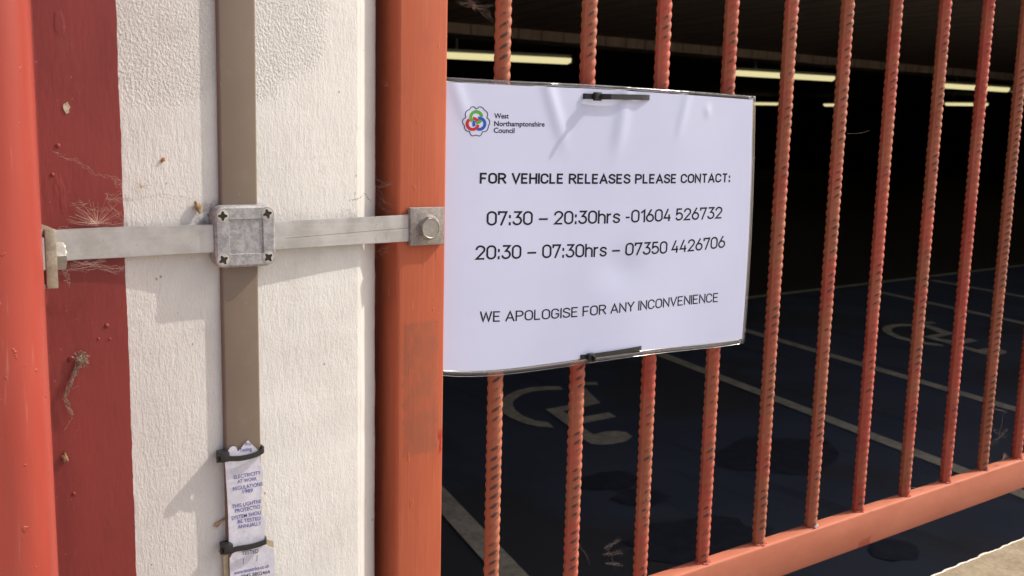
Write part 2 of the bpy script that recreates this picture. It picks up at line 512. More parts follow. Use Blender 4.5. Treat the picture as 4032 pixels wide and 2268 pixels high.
def m_line():
    k = NT('scuffed_white_floor_paint')
    b = k.noise(9, 6, 0.75)
    f = k.noise(70, 4, 0.7, loc=(2, 2, 2))
    g = k.rng(k.math('ADD', k.math('MULTIPLY', b, 0.6), k.math('MULTIPLY', f, 0.4)), 0.38, 0.66)
    base = k.mix(g, (0.78, 0.72, 0.58), (0.42, 0.39, 0.31))
    return k.done(base, 0.75, spec=0.2)

def m_ceiling():
    k = NT('board_marked_concrete')
    w = k.n('ShaderNodeTexWave', wave_type='BANDS', bands_direction='X', wave_profile='SAW')
    k.set(w.inputs['Vector'], k.map((1, 1, 1), rot=(0, 0, RAD(12))))
    w.inputs['Scale'].default_value = 1.0
    w.inputs['Distortion'].default_value = 0.6
    b = k.noise(3.0, 5, 0.65, st=(3, 0.6, 1), rot=(0, 0, RAD(12)))
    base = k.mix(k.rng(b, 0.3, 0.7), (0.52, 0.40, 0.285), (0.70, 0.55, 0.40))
    base = k.mix(k.math('MULTIPLY', k.rng(w.outputs[1], 0.86, 0.98), 0.6), base, (0.09, 0.065, 0.045))
    return k.done(base, 0.85, 0, k.bump(w.outputs[1], 0.02, 0.6), spec=0.2)

def m_coping():
    k = NT('pale_concrete_coping')
    b = k.noise(35, 6, 0.7)
    f = k.noise(170, 5, 0.7, dist=0.6)
    c = k.n('ShaderNodeTexVoronoi')
    c.inputs['Scale'].default_value = 210
    k.set(c.inputs['Vector'], k.map((1, 1, 1)))
    base = k.mix(k.rng(b, 0.3, 0.7), (0.29, 0.235, 0.155), (0.40, 0.335, 0.23))
    base = k.mix(k.math('MULTIPLY', k.rng(f, 0.52, 0.68), 0.55), base, (0.21, 0.155, 0.09))
    base = k.mix(k.math('MULTIPLY', k.rng(c.outputs[0], 0.25, 0.5, 1, 0), 0.3), base, (0.45, 0.40, 0.31))
    return k.done(base, 0.85, 0, k.bump(f, 0.0012, 0.8), spec=0.2)

M = dict(render=m_render(), redwall=m_redwall(), column=m_column(), orange=m_orange(), rail=m_rail(), bar=m_bar(),
         clamp=m_zinc('mottled_zinc_casting', (0.24, 0.235, 0.24), (0.41, 0.40, 0.395), 190, 0.55, 0.15),
         screw=m_zinc('dull_steel_screw', (0.40, 0.375, 0.34), (0.50, 0.475, 0.44), 200, 0.45, 0.3),
         plate=m_zinc('grainy_cast_plate', (0.25, 0.215, 0.19), (0.38, 0.335, 0.30), 330, 0.7, 0.2, 0.0004),
         brass=m_zinc('yellowed_zinc_plate', (0.26, 0.225, 0.165), (0.42, 0.375, 0.29), 120, 0.5, 0.45),
         bolt=m_zinc('stainless_bolt', (0.30, 0.275, 0.24), (0.38, 0.355, 0.32), 200, 0.40, 0.5),
         strap=m_strap(), tape=m_tape(), paper=m_paper(), film=m_film(), tag=m_tag(),
         black_ink=m_ink('black_print', (0.012, 0.012, 0.015)), grey_ink=m_ink('dark_slate_print', (0.03, 0.032, 0.045)),
         blue_ink=m_ink('violet_blue_print', (0.085, 0.075, 0.30)), dark_ink=m_ink('faded_grey_print', (0.10, 0.10, 0.15)),
         red_ink=m_ink('red_print', (0.50, 0.03, 0.035)), green_ink=m_ink('green_print', (0.10, 0.34, 0.045)),
         azure_ink=m_ink('blue_print', (0.025, 0.10, 0.42)),
         nylon=plain('black_nylon', (0.016, 0.016, 0.017), 0.38, 0, 0.2, 300, 0.5),
         recess=plain('shade_toned_recess', (0.030, 0.024, 0.020), 0.6, 0.3, 0.3, 300),  # cross is nearly flat; the shade of its depth is in this colour
         web=plain('dusty_cobweb', (0.46, 0.36, 0.31), 0.9, 0, 0.2, 200, 0.1),
         palefluff=plain('pale_seed_fluff', (0.66, 0.50, 0.40), 0.8, 0, 0.2, 200, 0.1),
         darkweb=plain('grimy_cobweb', (0.14, 0.11, 0.10), 0.9, 0, 0.3, 200, 0.1),
         clump=plain('grey_brown_lint', (0.34, 0.27, 0.20), 0.9, 0, 0.3, 400, 0.1),
         husk=plain('dry_brown_husk', (0.30, 0.20, 0.10), 0.7, 0, 0.4, 400, 0.2),
         amber=plain('amber_insect', (0.42, 0.17, 0.05), 0.5, 0, 0.4, 900, 0.4),
         chip=plain('bare_plaster_chip', (0.46, 0.40, 0.30), 0.8, 0, 0.3, 500, 0.2),
         whitechip=plain('white_plastic_chip', (0.85, 0.85, 0.87), 0.5, 0, 0.02, 100, 0.4),
         backing=plain('buff_label_backing', (0.46, 0.38, 0.25), 0.7, 0, 0.15, 200, 0.2),
         floor=m_floor(), line=m_line(), ceiling=m_ceiling(), coping=m_coping(),
         rim=plain('flaking_white_rim_paint', (0.75, 0.70, 0.58), 0.7, 0, 0.1, 120, 0.2),
         stain=plain('oil_stain', (0.048, 0.058, 0.084), 0.55, 0, 0.2, 20, 0.3),
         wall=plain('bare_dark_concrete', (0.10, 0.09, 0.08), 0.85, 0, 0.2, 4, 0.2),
         pave=plain('pale_paving', (0.46, 0.40, 0.33), 0.85, 0, 0.12, 3, 0.2),
         brick=plain('painted_facade', (0.45, 0.42, 0.38), 0.8, 0, 0.08, 6, 0.2),
         housing=plain('white_batten_housing', (0.45, 0.45, 0.42), 0.5, 0, 0.05, 30, 0.3))
k = NT('lit_diffuser')
k.p.inputs['Emission Color'].default_value = (1.0, 0.88, 0.46, 1)
k.p.inputs['Emission Strength'].default_value = 0.62
M['tube'] = k.done((0.7, 0.68, 0.55), 0.5)

# ================================================================== THE SETTING
b = MB(); b.face([(-300, -300, -0.02), (300, -300, -0.02), (300, 300, -0.02), (-300, 300, -0.02)])
tag(b.build('ground', M['pave'], sm=False), kind='structure')
b = MB(); b.face([(-80, -60, -0.004), (80, -60, -0.004), (80, -0.3, -0.004), (-80, -0.3, -0.004)])
tag(b.build('pavement', M['pave'], sm=False), kind='structure')

b = MB(); b.face([(-6, -0.06, 0), (45, -0.06, 0), (45, 56, 0), (-6, 56, 0)])
floor = tag(b.build('floor', M['floor'], sm=False), kind='structure')

def fl(px, py, z=0.0):
    return atz(px, py, z)

def floor_line(a, c, w, ext0=0.0, ext1=0.0, z=0.004):
    a = np.array(a[:2]); c = np.array(c[:2])
    d = (c-a)/np.linalg.norm(c-a); n = np.array([-d[1], d[0]])*w/2
    a = a-d*ext0; c = c+d*ext1
    m = MB()
    m.face([(*(a-n), z), (*(c-n), z), (*(c+n), z), (*(a+n), z)])
    return m.build('bay_line', M['line'], floor, sm=False)

floor_line(fl(2937, 1303), fl(3992, 1612), 0.085, 0.72, 1.3)
floor_line(fl(2700, 1435), fl(3819, 1868), 0.085, 1.45, 0.8)
floor_line(fl(1745, 1975), fl(2016, 2268), 0.095, 2.6, 0.8)
floor_line(fl(3462, 1151), fl(4032, 1275), 0.09, 0.0, 1.5)
floor_line(fl(3700, 1110), fl(4032, 1170), 0.09, 0.1, 1.5)
floor_line((0.5, 5.12), (22, 5.04), 0.08, z=0.008)

def zp(x, y):                              # a point of the symbol's close view
    return fl(1900+x*0.345, 1500+y*0.345, 0.004)
wheel = [(925, 97), (880, 62), (740, 58), (560, 70), (400, 105), (270, 165), (215, 230), (205, 300), (240, 370), (330, 425), (480, 485),
         (640, 520), (815, 530), (745, 470), (600, 450), (450, 390), (365, 320), (345, 260), (370, 210), (440, 160), (560, 120), (700, 103), (860, 101)]
body = [(1020, 60), (1165, 75), (1345, 250), (1150, 297), (915, 345), (965, 375), (1150, 408), (1440, 357), (1527, 408), (1150, 483), (1110, 490),
        (1160, 540), (1265, 610), (1400, 575), (1530, 568), (1640, 585), (1712, 635), (1640, 685), (1500, 718), (1350, 727), (1235, 715), (1150, 660),
        (1060, 590), (960, 500), (720, 322), (1000, 272), (1110, 255)]
head = [(1090, 14), (1300, 10), (1322, 42), (1130, 48)]
for ox, oy in ((0, 0), (3.42, 0.08)):
    m = MB()
    outer = [wheel[q] for q in (0, 1, 2, 3, 4, 5, 6, 7, 8, 9, 10, 11, 12)]
    inner = [(895, 99), (860, 101), (700, 103), (560, 120), (440, 160), (370, 210), (350, 235), (345, 262), (365, 320), (450, 390), (600, 450), (745, 470), (780, 500)]
    W2 = [[m.bm.verts.new((p[0]+ox, p[1]+oy, 0.004)) for p in (zp(*q) for q in L)] for L in (outer, inner)]
    for q in range(12):
        m.bm.faces.new((W2[0][q], W2[0][q+1], W2[1][q+1], W2[1][q]))
    for poly in (body, head):
        f = m.face([(p[0]+ox, p[1]+oy, 0.004) for p in (zp(*q) for q in poly)])
        f.normal_update()
        bmesh.ops.triangulate(m.bm, faces=[f], ngon_method='EAR_CLIP')
    m.build('wheelchair_symbol', M['line'], floor, sm=False)
rnd = random.Random(5)
for px, py, r in ((2390, 1895, 0.13), (2520, 1960, 0.12), (2760, 2130, 0.27), (3060, 1790, 0.3), (3530, 2170, 0.1)):
    c0 = fl(px, py)
    m = MB()
    m.face([(c0[0]+r*(1+rnd.uniform(-.2, .2))*math.cos(t), c0[1]+0.75*r*(1+rnd.uniform(-.2, .2))*math.sin(t), 0.003) for t in np.linspace(0, 2*math.pi, 22)[:-1]])
    m.build('oil_stain', M['stain'], floor, sm=False)

# ceiling slab with a downstand, back and side walls
m = MB(); m.box((-6.3, 0.40, 2.46), (45.3, 8.8, 2.9))
ceil = tag(m.build('ceiling', M['ceiling'], sm=False), kind='structure')
m = MB(); m.box((-6.3, 9.3, 2.62), (45.3, 56.3, 2.9)); m.build('rear_soffit', M['wall'], ceil, sm=False)  # darker than the front ceiling: the unlit depth is put into its colour
e = [(-6.3, 9.93), (45.3, 6.33)]
m = MB()
m.slab([(-6.3, 8.80, 2.352), (45.3, 8.80, 2.352), (45.3, 9.3, 2.352), (-6.3, 9.3, 2.352)], (0, 0, 0.55))
m.build('downstand_beam', M['ceiling'], ceil, sm=False)
def wallbox(name, a, c, label, mat='wall'):
    o = MB().box(a, c).build(name, M[mat], sm=False)
    return tag(o, label, 'wall')
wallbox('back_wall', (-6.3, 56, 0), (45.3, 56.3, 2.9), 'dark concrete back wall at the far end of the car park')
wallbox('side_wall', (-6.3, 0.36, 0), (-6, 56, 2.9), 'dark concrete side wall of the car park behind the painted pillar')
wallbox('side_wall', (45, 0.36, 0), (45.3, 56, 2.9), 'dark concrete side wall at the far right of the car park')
wallbox('lintel', (0.3455, -0.06, 2.1), (16, 0.398, 3.4), 'painted lintel over the barred opening', 'brick')
wallbox('facade_wall', (16, -0.06, 0), (45.3, 0.36, 3.4), 'painted facade to the right of the barred opening', 'brick')

# dwarf wall under the grille, its coping in the sun
rnd = random.Random(11)
dw = thing('dwarf_wall', (1.2, -0.2, 0), 'low wall with pale sunlit concrete coping and flaking white rim below the bars', 'wall')
zc = 0.934
MB().box((0.3455, -0.33, 0), (15.9, -0.075, 0.86)).build('masonry', M['brick'], dw, sm=False)
m = MB()
n = 500
xs = np.concatenate([np.linspace(0.3456, 2.6, n), [15.9]])
jit = [rnd.gauss(0, 0.00035) for _ in xs]
for i in range(1, len(jit)):
    jit[i] = 0.8*jit[i-1]+jit[i]
def crow(y, z, jf=0.0, zf=0.0):
    return [m.bm.verts.new((x, y+j*jf, z+j*zf)) for x, j in zip(xs, jit)]
rows = [crow(-0.36, 0.862), crow(-0.36, zc-0.006), crow(-0.352, zc), crow(-0.0640, zc+0.0002, 1.0, 0.0)]
for A, B in zip(rows, rows[1:]):
    for i in range(len(xs)-1):
        m.bm.faces.new((A[i], A[i+1], B[i+1], B[i]))
m.build('coping', M['coping'], dw, ang=30)
m = MB()
rows = [crow(-0.0640, zc+0.0002, 1.0), crow(-0.0625, zc+0.0008, 1.0, 0.4), crow(-0.061, zc-0.0005, 1.6, 0.5), crow(-0.0600, zc-0.006, 1.2), crow(-0.06, 0.862)]
for A, B in zip(rows, rows[1:]):
    for i in range(len(xs)-1):
        m.bm.faces.new((A[i], A[i+1], B[i+1], B[i]))
m.build('rim', M['rim'], dw, ang=60)

# ------------------------------------------------------------------ ceiling lights
def light(a, c, z, label, w=0.1, group='strip lights in the dark car park'):
    a = np.array(a, float); c = np.array(c, float)
    L = np.linalg.norm(c-a); d = (c-a)/L; nn = np.array([-d[1], d[0]])*w/2
    t = thing('ceiling_light', (*((a+c)/2), z+0.06), label, 'light', group)
    q = lambda p, s, zz: (*(p+s*nn), zz)
    m = MB(); m.slab([q(a, -0.8, z+0.032), q(c, -0.8, z+0.032), q(c, 0.8, z+0.032), q(a, 0.8, z+0.032)], (0, 0, 0.05)); m.build('housing', M['housing'], t, sm=False)
    m = MB()
    prof = [(-1, 0.03), (-0.95, -0.01), (-0.6, -0.045), (0, -0.055), (0.6, -0.045), (0.95, -0.01), (1, 0.03)]
    e0 = a+d*0.0; rings = []
    for p, s in ((a, 0.5), (a+d*0.05, 1), (c-d*0.05, 1), (c, 0.5)):
        rings.append([m.bm.verts.new((*(p+nn*u*s), z+(0.03 if v > 0 else v*s))) for u, v in prof])
    for A, B in zip(rings, rings[1:]):
        for i in range(len(prof)-1):
            m.bm.faces.new((A[i], A[i+1], B[i+1], B[i]))
    m.bm.faces.new(rings[0]); m.bm.faces.new(list(reversed(rings[-1])))
    m.build('diffuser', M['tube'], t, ang=60)
    for p_, sg in ((a, -1), (c, 1)):
        p2 = p_+d*sg*0.05; p1 = p_+d*sg*0.003
        m = MB(); m.slab([q(p1, -0.9, z-0.045), q(p2, -0.7, z-0.03), q(p2, 0.7, z-0.03), q(p1, 0.9, z-0.045)], (0, 0, 0.075)); m.build('end_cap', M['wall'], t, sm=False)
    MB().box((*(a*0.8+c*0.2-0.02), z+0.082), (*(a*0.8+c*0.2+0.02), 2.62)).build('hanger', M['housing'], t, sm=False)
    return t
light((7.6, 11.75), (9.72, 11.2), 2.345, 'glowing strip light just right of the orange post, above the notice')
light((13.2, 11.2), (15.52, 10.95), 2.345, 'glowing strip light right of the notice, above the shortest lights')
light((18.6, 10.75), (20.75, 10.6), 2.345, 'stubby glowing strip light with a dark end cap near the right edge')
light((20.85, 10.6), (23.0, 10.5), 2.345, 'glowing strip light cut by the right edge of the photo')
light((27.0, 25.8), (28.95, 23.2), 2.345, 'small distant strip light beside the top right corner of the notice', 0.13)
light((30.2, 22.25), (30.35, 21.45), 2.345, 'tiny white strip light in the dark between two bars right of the notice', 0.1)
light((29.6, 17.35), (30.2, 16.3), 2.345, 'small distant strip light low between bars near the right edge', 0.13)
light((20.2, 37.9), (22.2, 37.6), 2.345, 'distant light glimpsed through the gap left of the orange post, upper of two', 0.13)
light((26.2, 48.6), (28.4, 48.4), 2.345, 'distant light glimpsed through the gap left of the orange post, lower of two', 0.13)

# ================================================================== PAINTED PILLAR
YW = -0.018
rnd = random.Random(3)
pil = thing('painted_wall', (0.0, 0.15, 0), 'rough white painted wall with a dark red painted band on its left', 'wall')
zs = np.linspace(0.7, 1.8, 500)
def bx(z):                                  # paint edge between red and white, from the photograph's line
    return 0.1724
ed = []
v = 0
for z in zs:
    v = 0.8*v + rnd.gauss(0, 0.00011)
    ed.append(bx(z)+v)
ed[0] = ed[-1] = bx(1.3)
m = MB()
L0 = [m.bm.verts.new((x, YW, z)) for x, z in zip(ed, zs)]
XC = 0.3258
cham = []
v = 0
for z in zs:
    v = 0.85*v + rnd.gauss(0, 0.00012)
    cham.append(v)
R0 = [m.bm.verts.new((XC+j, YW, z)) for j, z in zip(cham, zs)]
prof = [(XC+0.0012, YW+0.0007), (0.3308, -0.0138), (0.3368, -0.0102), (0.3418, -0.0074), (0.3444, -0.0048), (0.3451, 0.0), (0.3451, 0.36)]
rows = [L0, R0] + [[m.bm.verts.new((x+j*0.6, y, z)) for j, z in zip(cham, zs)] for x, y in prof]
for A, B in zip(rows, rows[1:]):
    for i in range(len(zs)-1):
        m.bm.faces.new((A[i], B[i], B[i+1], A[i+1]))
xb = bx(1.3)
for z0, z1, i in ((0.0, 0.7, 0), (1.8, 3.4, -1)):
    prev = None
    for rw in rows:
        p = rw[i].co
        a = m.bm.verts.new((p.x, p.y, z0)); c = m.bm.verts.new((p.x, p.y, z1))
        if prev:
            m.bm.faces.new((prev[0], a, c, prev[1]))
        prev = (a, c)
m.build('white_render', M['render'], pil, ang=50)
m = MB()
YR = YW-0.0005
L1 = [m.bm.verts.new((-6.3, YR, z)) for z in zs]
R1 = [m.bm.verts.new((x, YR, z)) for x, z in zip(ed, zs)]
R2 = [m.bm.verts.new((x+0.0004, YW+0.0002, z)) for x, z in zip(ed, zs)]
for A, B in ((L1, R1), (R1, R2)):
    for i in range(len(zs)-1):
        m.bm.faces.new((A[i], B[i], B[i+1], A[i+1]))
m.face([(-6.3, YR, 0), (xb, YR, 0), (xb, YR, 0.7), (-6.3, YR, 0.7)])
m.face([(-6.3, YR, 1.8), (xb, YR, 1.8), (xb, YR, 3.4), (-6.3, YR, 3.4)])
m.build('red_band', M['redwall'], pil, ang=50)
MB().box((-6.3, 0.004, 0), (0.343, 0.36, 3.4)).build('masonry_core', M['brick'], pil, sm=False)

# chip of bare plaster in the red band, paint nibs
def blob_poly(px, py, rx, ry, y, nn=14, rot=0.3, seed=1):
    r2 = random.Random(seed)
    return [aty(px+rx*(1+r2.uniform(-.25, .25))*math.cos(t)*math.cos(rot)-ry*math.sin(t)*math.sin(rot),
                py+rx*math.cos(t)*math.sin(rot)+ry*(1+r2.uniform(-.25, .25))*math.sin(t)*math.cos(rot), y) for t in np.linspace(0, 2*math.pi, nn+1)[:-1]]
m = MB(); m.slab(blob_poly(262, 424, 12, 24, YR-0.0004, seed=2, rot=-0.12), (0, 0.0003, 0)); m.build('bare_chip', M['chip'], pil, sm=False)
m = MB()
for px, py, r in ((228, 574, 9), (206, 688, 8), (280, 1415, 14), (420, 1283, 10), (388, 1335, 6), (432, 1335, 6), (275, 985, 5), (290, 1945, 8)):
    c0 = aty(px, py, YR)
    bmesh.ops.create_icosphere(m.bm, subdivisions=2, radius=r/6600, matrix=Matrix.Translation(Vector([float(q) for q in c0])) @ Matrix.Diagonal((1, 0.5, 1, 1)))
m.build('paint_nib', M['redwall'], pil)

# ================================================================== RED STEEL COLUMN (left foreground)
col = thing('steel_column', (0.06, -0.05, 0), 'glossy red steel column with rounded edge at the far left', 'column')
XR, YF, CR = 0.1185, -0.088, 0.026
prof = [(-0.12, YW-0.001), (-0.12, YF)]
for a in np.linspace(0, math.pi/2, 15):
    prof.append((XR-CR+CR*math.sin(a), YF+CR-CR*math.cos(a)))
prof.append((XR, YW-0.001))
m = MB()
m.slab([(x, y, 0) for x, y in prof], (0, 0, 3.2))
m.build('shaft', M['column'], col, ang=50)
m = MB()  # added fillet, no real joint: stands in for the dim fade beside the column
fil = [(XR-0.0003, -0.040)] + [(XR+0.0105*(1-math.cos(t))**1.1, -0.038+0.0195*math.sin(t)) for t in np.linspace(0.15, math.pi/2, 10)]
rows = [[m.bm.verts.new((x, y, z)) for x, y in fil] for z in np.linspace(0.02, 3.1, 60)]
for A, B in zip(rows, rows[1:]):
    for i in range(len(fil)-1):
        m.bm.faces.new((A[i], A[i+1], B[i+1], B[i]))
m.build('edge_fade_fillet', M['redwall'], col, ang=60)

# ================================================================== LIGHTNING CONDUCTOR: brown tape down the wall
YT = -0.0212
a0 = aty(863, 500, YT)[0]; a1 = aty(1012, 500, YT)[0]
tp = thing('conductor_tape', ((a0+a1)/2, YW, 0), 'brown plastic-sheathed flat conductor running down the white wall', 'conductor')
m = MB()
wv = 0.0
P = []
for z in np.linspace(0.05, 3.0, 90):
    P.append(((a0+a1)/2 + 0.0006*math.sin(z*9), (YW+YT)/2, z))
w, th = (a1-a0), (YW-YT)
ring_prev = None
sec = []
rb = 0.0016
for cx, cy, s0 in ((w/2-rb, -th/2+rb, -math.pi/2), (w/2-rb, th/2-0.0004, 0), (-w/2+rb, th/2-0.0004, math.pi/2), (-w/2+rb, -th/2+rb, math.pi)):
    for t in np.linspace(0, math.pi/2, 5):
        sec.append((cx+rb*math.cos(s0+t), min(cy+rb*math.sin(s0+t), th/2+0.0004)))
for p in P:
    ring = [m.bm.verts.new((p[0]+x, p[1]+y, p[2])) for x, y in sec]
    if ring_prev:
        for q in range(len(sec)):
            m.bm.faces.new((ring_prev[q], ring_prev[(q+1) % len(sec)], ring[(q+1) % len(sec)], ring[q]))
    ring_prev = ring
m.build('sheath', M['tape'], tp, ang=50)

# ================================================================== ALUMINIUM STRAP
YS = -0.0215
def ctr(px, pyt, pyb, y):
    A = aty(px, pyt, y); B = aty(px, pyb, y)
    return (A+B)/2, float(np.linalg.norm(A-B))
st = [(1640, 841, 948, -0.0212), (1560, 848, 953, -0.0214), (1400, 856, 963, -0.0222), (1250, 864, 972, -0.0234), (1090, 872, 983, -0.0246),
      (960, 879, 989, -0.0250), (837, 884, 993, -0.0244), (650, 889, 1004, -0.0226), (480, 893, 1014, -0.0216), (330, 899, 1021, -0.0212), (262, 903, 1026, -0.0212)]
path, wid = [], []
for px, t0, b0, y in st:
    c0, h0 = ctr(px, t0, b0, y)
    path.append(c0); wid.append((0, 0, h0))
x_end = XR+0.0022
zend = path[-1][2]-0.0005
hend = wid[-1][2]
ths = [(0, 0.0020, 0)]*len(path)
for cx, cy, tx, ty in ((x_end+0.0035, -0.0216, 0.0008, 0.0022), (x_end+0.001, -0.0236, 0.0020, 0.0020), (x_end, -0.0270, 0.0028, 0.0002), (x_end, -0.0525, 0.0028, 0)):
    path.append((cx, cy, zend)); wid.append((0, 0, hend)); ths.append((tx, ty, 0))
m = MB()
m.strip(path, wid, ths)
bmesh.ops.recalc_face_normals(m.bm, faces=m.bm.faces)
ees = [e for e in m.bm.edges if len(e.link_faces) == 2 and e.calc_face_angle(0) > 1.0]
bmesh.ops.bevel(m.bm, geom=ees, offset=0.0004, segments=2, affect='EDGES')
strap = m.build('aluminium_strap', M['strap'], ang=35)
tag(strap, 'flat dull aluminium strap crossing from the red column to the orange post', 'strap')

# ================================================================== CROSS CLAMP
YC = -0.0276
corn = [aty(842, 810, YC), aty(1085, 808, YC), aty(1090, 1045, YC), aty(850, 1060, YC)]
cc = sum(corn)/4
clamp = thing('square_clamp', (cc[0], YW, cc[2]), 'grey square cast clamp with four cross-head screws where strap and tape cross', 'clamp')
ux = (corn[1]-corn[0]+corn[2]-corn[3])/2; uz = (corn[0]-corn[3]+corn[1]-corn[2])/2
wc, hc = np.linalg.norm(ux), np.linalg.norm(uz)
ux = ux/wc; uz = uz/hc
def cl(a, bb, y):
    p = cc+ux*a+uz*bb
    return (p[0], y, p[2])
def rrect(hw, hh, r, n=6):
    out = []
    for sx, sz, s0 in ((1, 1, 0), (-1, 1, math.pi/2), (-1, -1, math.pi), (1, -1, 1.5*math.pi)):
        for t in np.linspace(0, math.pi/2, n):
            out.append((sx*(hw-r)+r*math.cos(s0+t), sz*(hh-r)+r*math.sin(s0+t)))
    return out
m = MB()
def loop(pts, y):
    return [m.bm.verts.new(cl(a, bb, y)) for a, bb in pts]
def bridge(A, B):
    for i in range(len(A)):
        m.bm.faces.new((A[i], A[(i+1) % len(A)], B[(i+1) % len(A)], B[i]))
hw, hh = wc/2, hc/2
o0 = loop(rrect(hw, hh, 0.007), YW-0.0005)
o1 = loop(rrect(hw, hh, 0.007), YC+0.0018)
o2 = loop(rrect(hw-0.0004, hh-0.0004, 0.0068), YC+0.0008)
o3 = loop(rrect(hw-0.0016, hh-0.0016, 0.006), YC)
i0 = loop([(x+0.0003, z) for x, z in rrect(0.0110, 0.0108, 0.0012)], YC)
i1 = loop([(x+0.0003, z) for x, z in rrect(0.0106, 0.0104, 0.0010)], YC+0.0007)
for A, B in ((o0, o1), (o1, o2), (o2, o3), (o3, i0), (i0, i1)):
    bridge(A, B)
m.bm.faces.new(i1)
m.build('cast_plate', M['clamp'], clamp, ang=30)
screws = [((877, 851), 0.0), ((1053, 842), 0.25), ((880, 1024), 0.5), ((1057, 1014), 0.65)]
for (px, py), rot in screws:
    c0 = aty(px, py, YC-0.00025)
    R_, w_ = 0.0041, 0.00062
    m = MB()
    def ring(r, y, n=40):
        return [m.bm.verts.new((c0[0]+r*math.cos(2*math.pi*q/n), y, c0[2]+r*math.sin(2*math.pi*q/n))) for q in range(n)]
    rings = [ring(R_*1.12, YC+0.0004), ring(R_*1.02, YC-0.0001), ring(R_*0.97, YC+0.0003), ring(R_*0.92, YC-0.0001), ring(R_*0.8, YC-0.0002)]
    for A, B in zip(rings, rings[1:]):
        bridge(A, B)
    arm = R_*0.72
    pts = []
    for q in range(4):
        t = rot+q*math.pi/2
        ca, sa = math.cos(t), math.sin(t)
        for a, bb in ((arm, -w_*0.8), (arm, w_*0.8), (w_*1.9, w_*1.9)):
            pts.append((a*ca-bb*sa, a*sa+bb*ca))
    cv = [m.bm.verts.new((c0[0]+a, YC-0.00025, c0[2]+bb)) for a, bb in pts]
    es = [m.bm.edges.new((cv[q], cv[(q+1) % 12])) for q in range(12)]
    top = rings[-1]
    es += [e for v in top for e in v.link_edges if e.other_vert(v) in top]
    bmesh.ops.triangle_fill(m.bm, edges=list(set(es)), use_beauty=True)
    def inside(x, z):
        r_ = False
        for q in range(12):
            (xa, za), (xb_, zb_) = pts[q], pts[q-1]
            if (za > z) != (zb_ > z) and x < (xb_-xa)*(z-za)/(zb_-za)+xa:
                r_ = not r_
        return r_
    dead = [f for f in m.bm.faces if inside(f.calc_center_median().x-c0[0], f.calc_center_median().z-c0[2])]
    bmesh.ops.delete(m.bm, geom=dead, context='FACES')
    sc = m.build('screw', M['screw'], clamp, ang=30)
    m = MB()
    A = [m.bm.verts.new((c0[0]+a, YC-0.00025, c0[2]+bb)) for a, bb in pts]
    B = [m.bm.verts.new((c0[0]+a*0.8, YC-0.00004, c0[2]+bb*0.8)) for a, bb in pts]
    for q in range(12):
        m.bm.faces.new((A[q], A[(q+1) % 12], B[(q+1) % 12], B[q]))
    m.bm.faces.new(B)
    m.build('cross_recess', M['recess'], sc, sm=False)

# ================================================================== BOLT PLATES
def hexbolt(m, c, ax, up, r, h, n=6, rot=0.0):
    ax = Vector(ax).normalized(); a = Vector(up).normalized(); bb = ax.cross(a)
    c = Vector([float(q) for q in c])
    def rg(rad, z, nn, rr):
        return [m.bm.verts.new(c+ax*z+rad*(a*math.cos(rr+2*math.pi*q/nn)+bb*math.sin(rr+2*math.pi*q/nn))) for q in range(nn)]
    nn = 36
    def hx(z, cut):
        out = []
        for q in range(nn):
            t = 2*math.pi*q/nn
            loc = ((t+math.pi/6) % (math.pi/3))-math.pi/6
            rad = r*math.cos(math.pi/6)/math.cos(loc)
            rad = min(rad, cut)
            out.append(m.bm.verts.new(c+ax*z+rad*(a*math.cos(rot+t)+bb*math.sin(rot+t))))
        return out
    rings = [hx(0, r*2), hx(h*0.80, r*2), hx(h*0.93, r*0.96), hx(h, r*0.875), hx(h, r*0.82), hx(h-0.00025, r*0.78)]
    for A, B in zip(rings, rings[1:]):
        for q in range(nn):
            m.bm.faces.new((A[q], A[(q+1) % nn], B[(q+1) % nn], B[q]))
    m.bm.faces.new(rings[-1])

YP = -0.0240
pc = [aty(1615, 818, YP), aty(1752, 815, YP), aty(1750, 963, YP), aty(1616, 969, YP)]
pcen = sum(pc)/4
bp = thing('bolt_plate', (pcen[0], -0.024, pcen[2]), 'grainy brown-grey square plate bolted on the orange post', 'bracket')
m = MB()
m.slab([tuple(p) for p in pc], (0, 0.0037, 0), 0.0007)
m.build('plate', M['plate'], bp, ang=30)
m = MB()
bc = aty(1697, 899, YP-0.002)
m.disc((bc[0]-0.0005, YP+0.0002, bc[2]+0.0005), (0, -1, 0), 0.0096, 0.0078, 0.0010, 40, 0.0003)
m.build('raised_boss', M['plate'], bp)
m = MB()
bc = aty(1694, 899, YP-0.004)
hexbolt(m, (bc[0], YP-0.0008, bc[2]), (0, -1, 0), (0.35, 0, 1), 0.0079, 0.0046)
bo = m.build('bolt', M['bolt'], bp, ang=25)
def small_text(body, parent, mat, fn, name='stamp', bold=0.0, cuts=0):
    c = bpy.data.curves.new('t', 'FONT')
    c.body = body
    c.offset = bold
    c.resolution_u = 4
    o = bpy.data.objects.new('t', c)
    C.objects.link(o)
    dg = bpy.context.evaluated_depsgraph_get()
    me = bpy.data.meshes.new_from_object(o.evaluated_get(dg))
    bpy.data.objects.remove(o); bpy.data.curves.remove(c)
    co = np.array([v.co[:] for v in me.vertices])
    x0, x1 = co[:, 0].min(), co[:, 0].max()
    if cuts:
        bm = bmesh.new(); bm.from_mesh(me)
        for q in range(1, cuts):
            bmesh.ops.bisect_plane(bm, geom=bm.verts[:]+bm.edges[:]+bm.faces[:], plane_co=(x0+(x1-x0)*q/cuts, 0, 0), plane_no=(1, 0, 0))
        bm.to_mesh(me); bm.free()
    CAPH = 0.70
    for v in me.vertices:
        v.co = Vector([float(q) for q in fn((v.co.x-x0)/(x1-x0), v.co.y/CAPH, x1-x0)])
    return link(name, me, mat, parent)
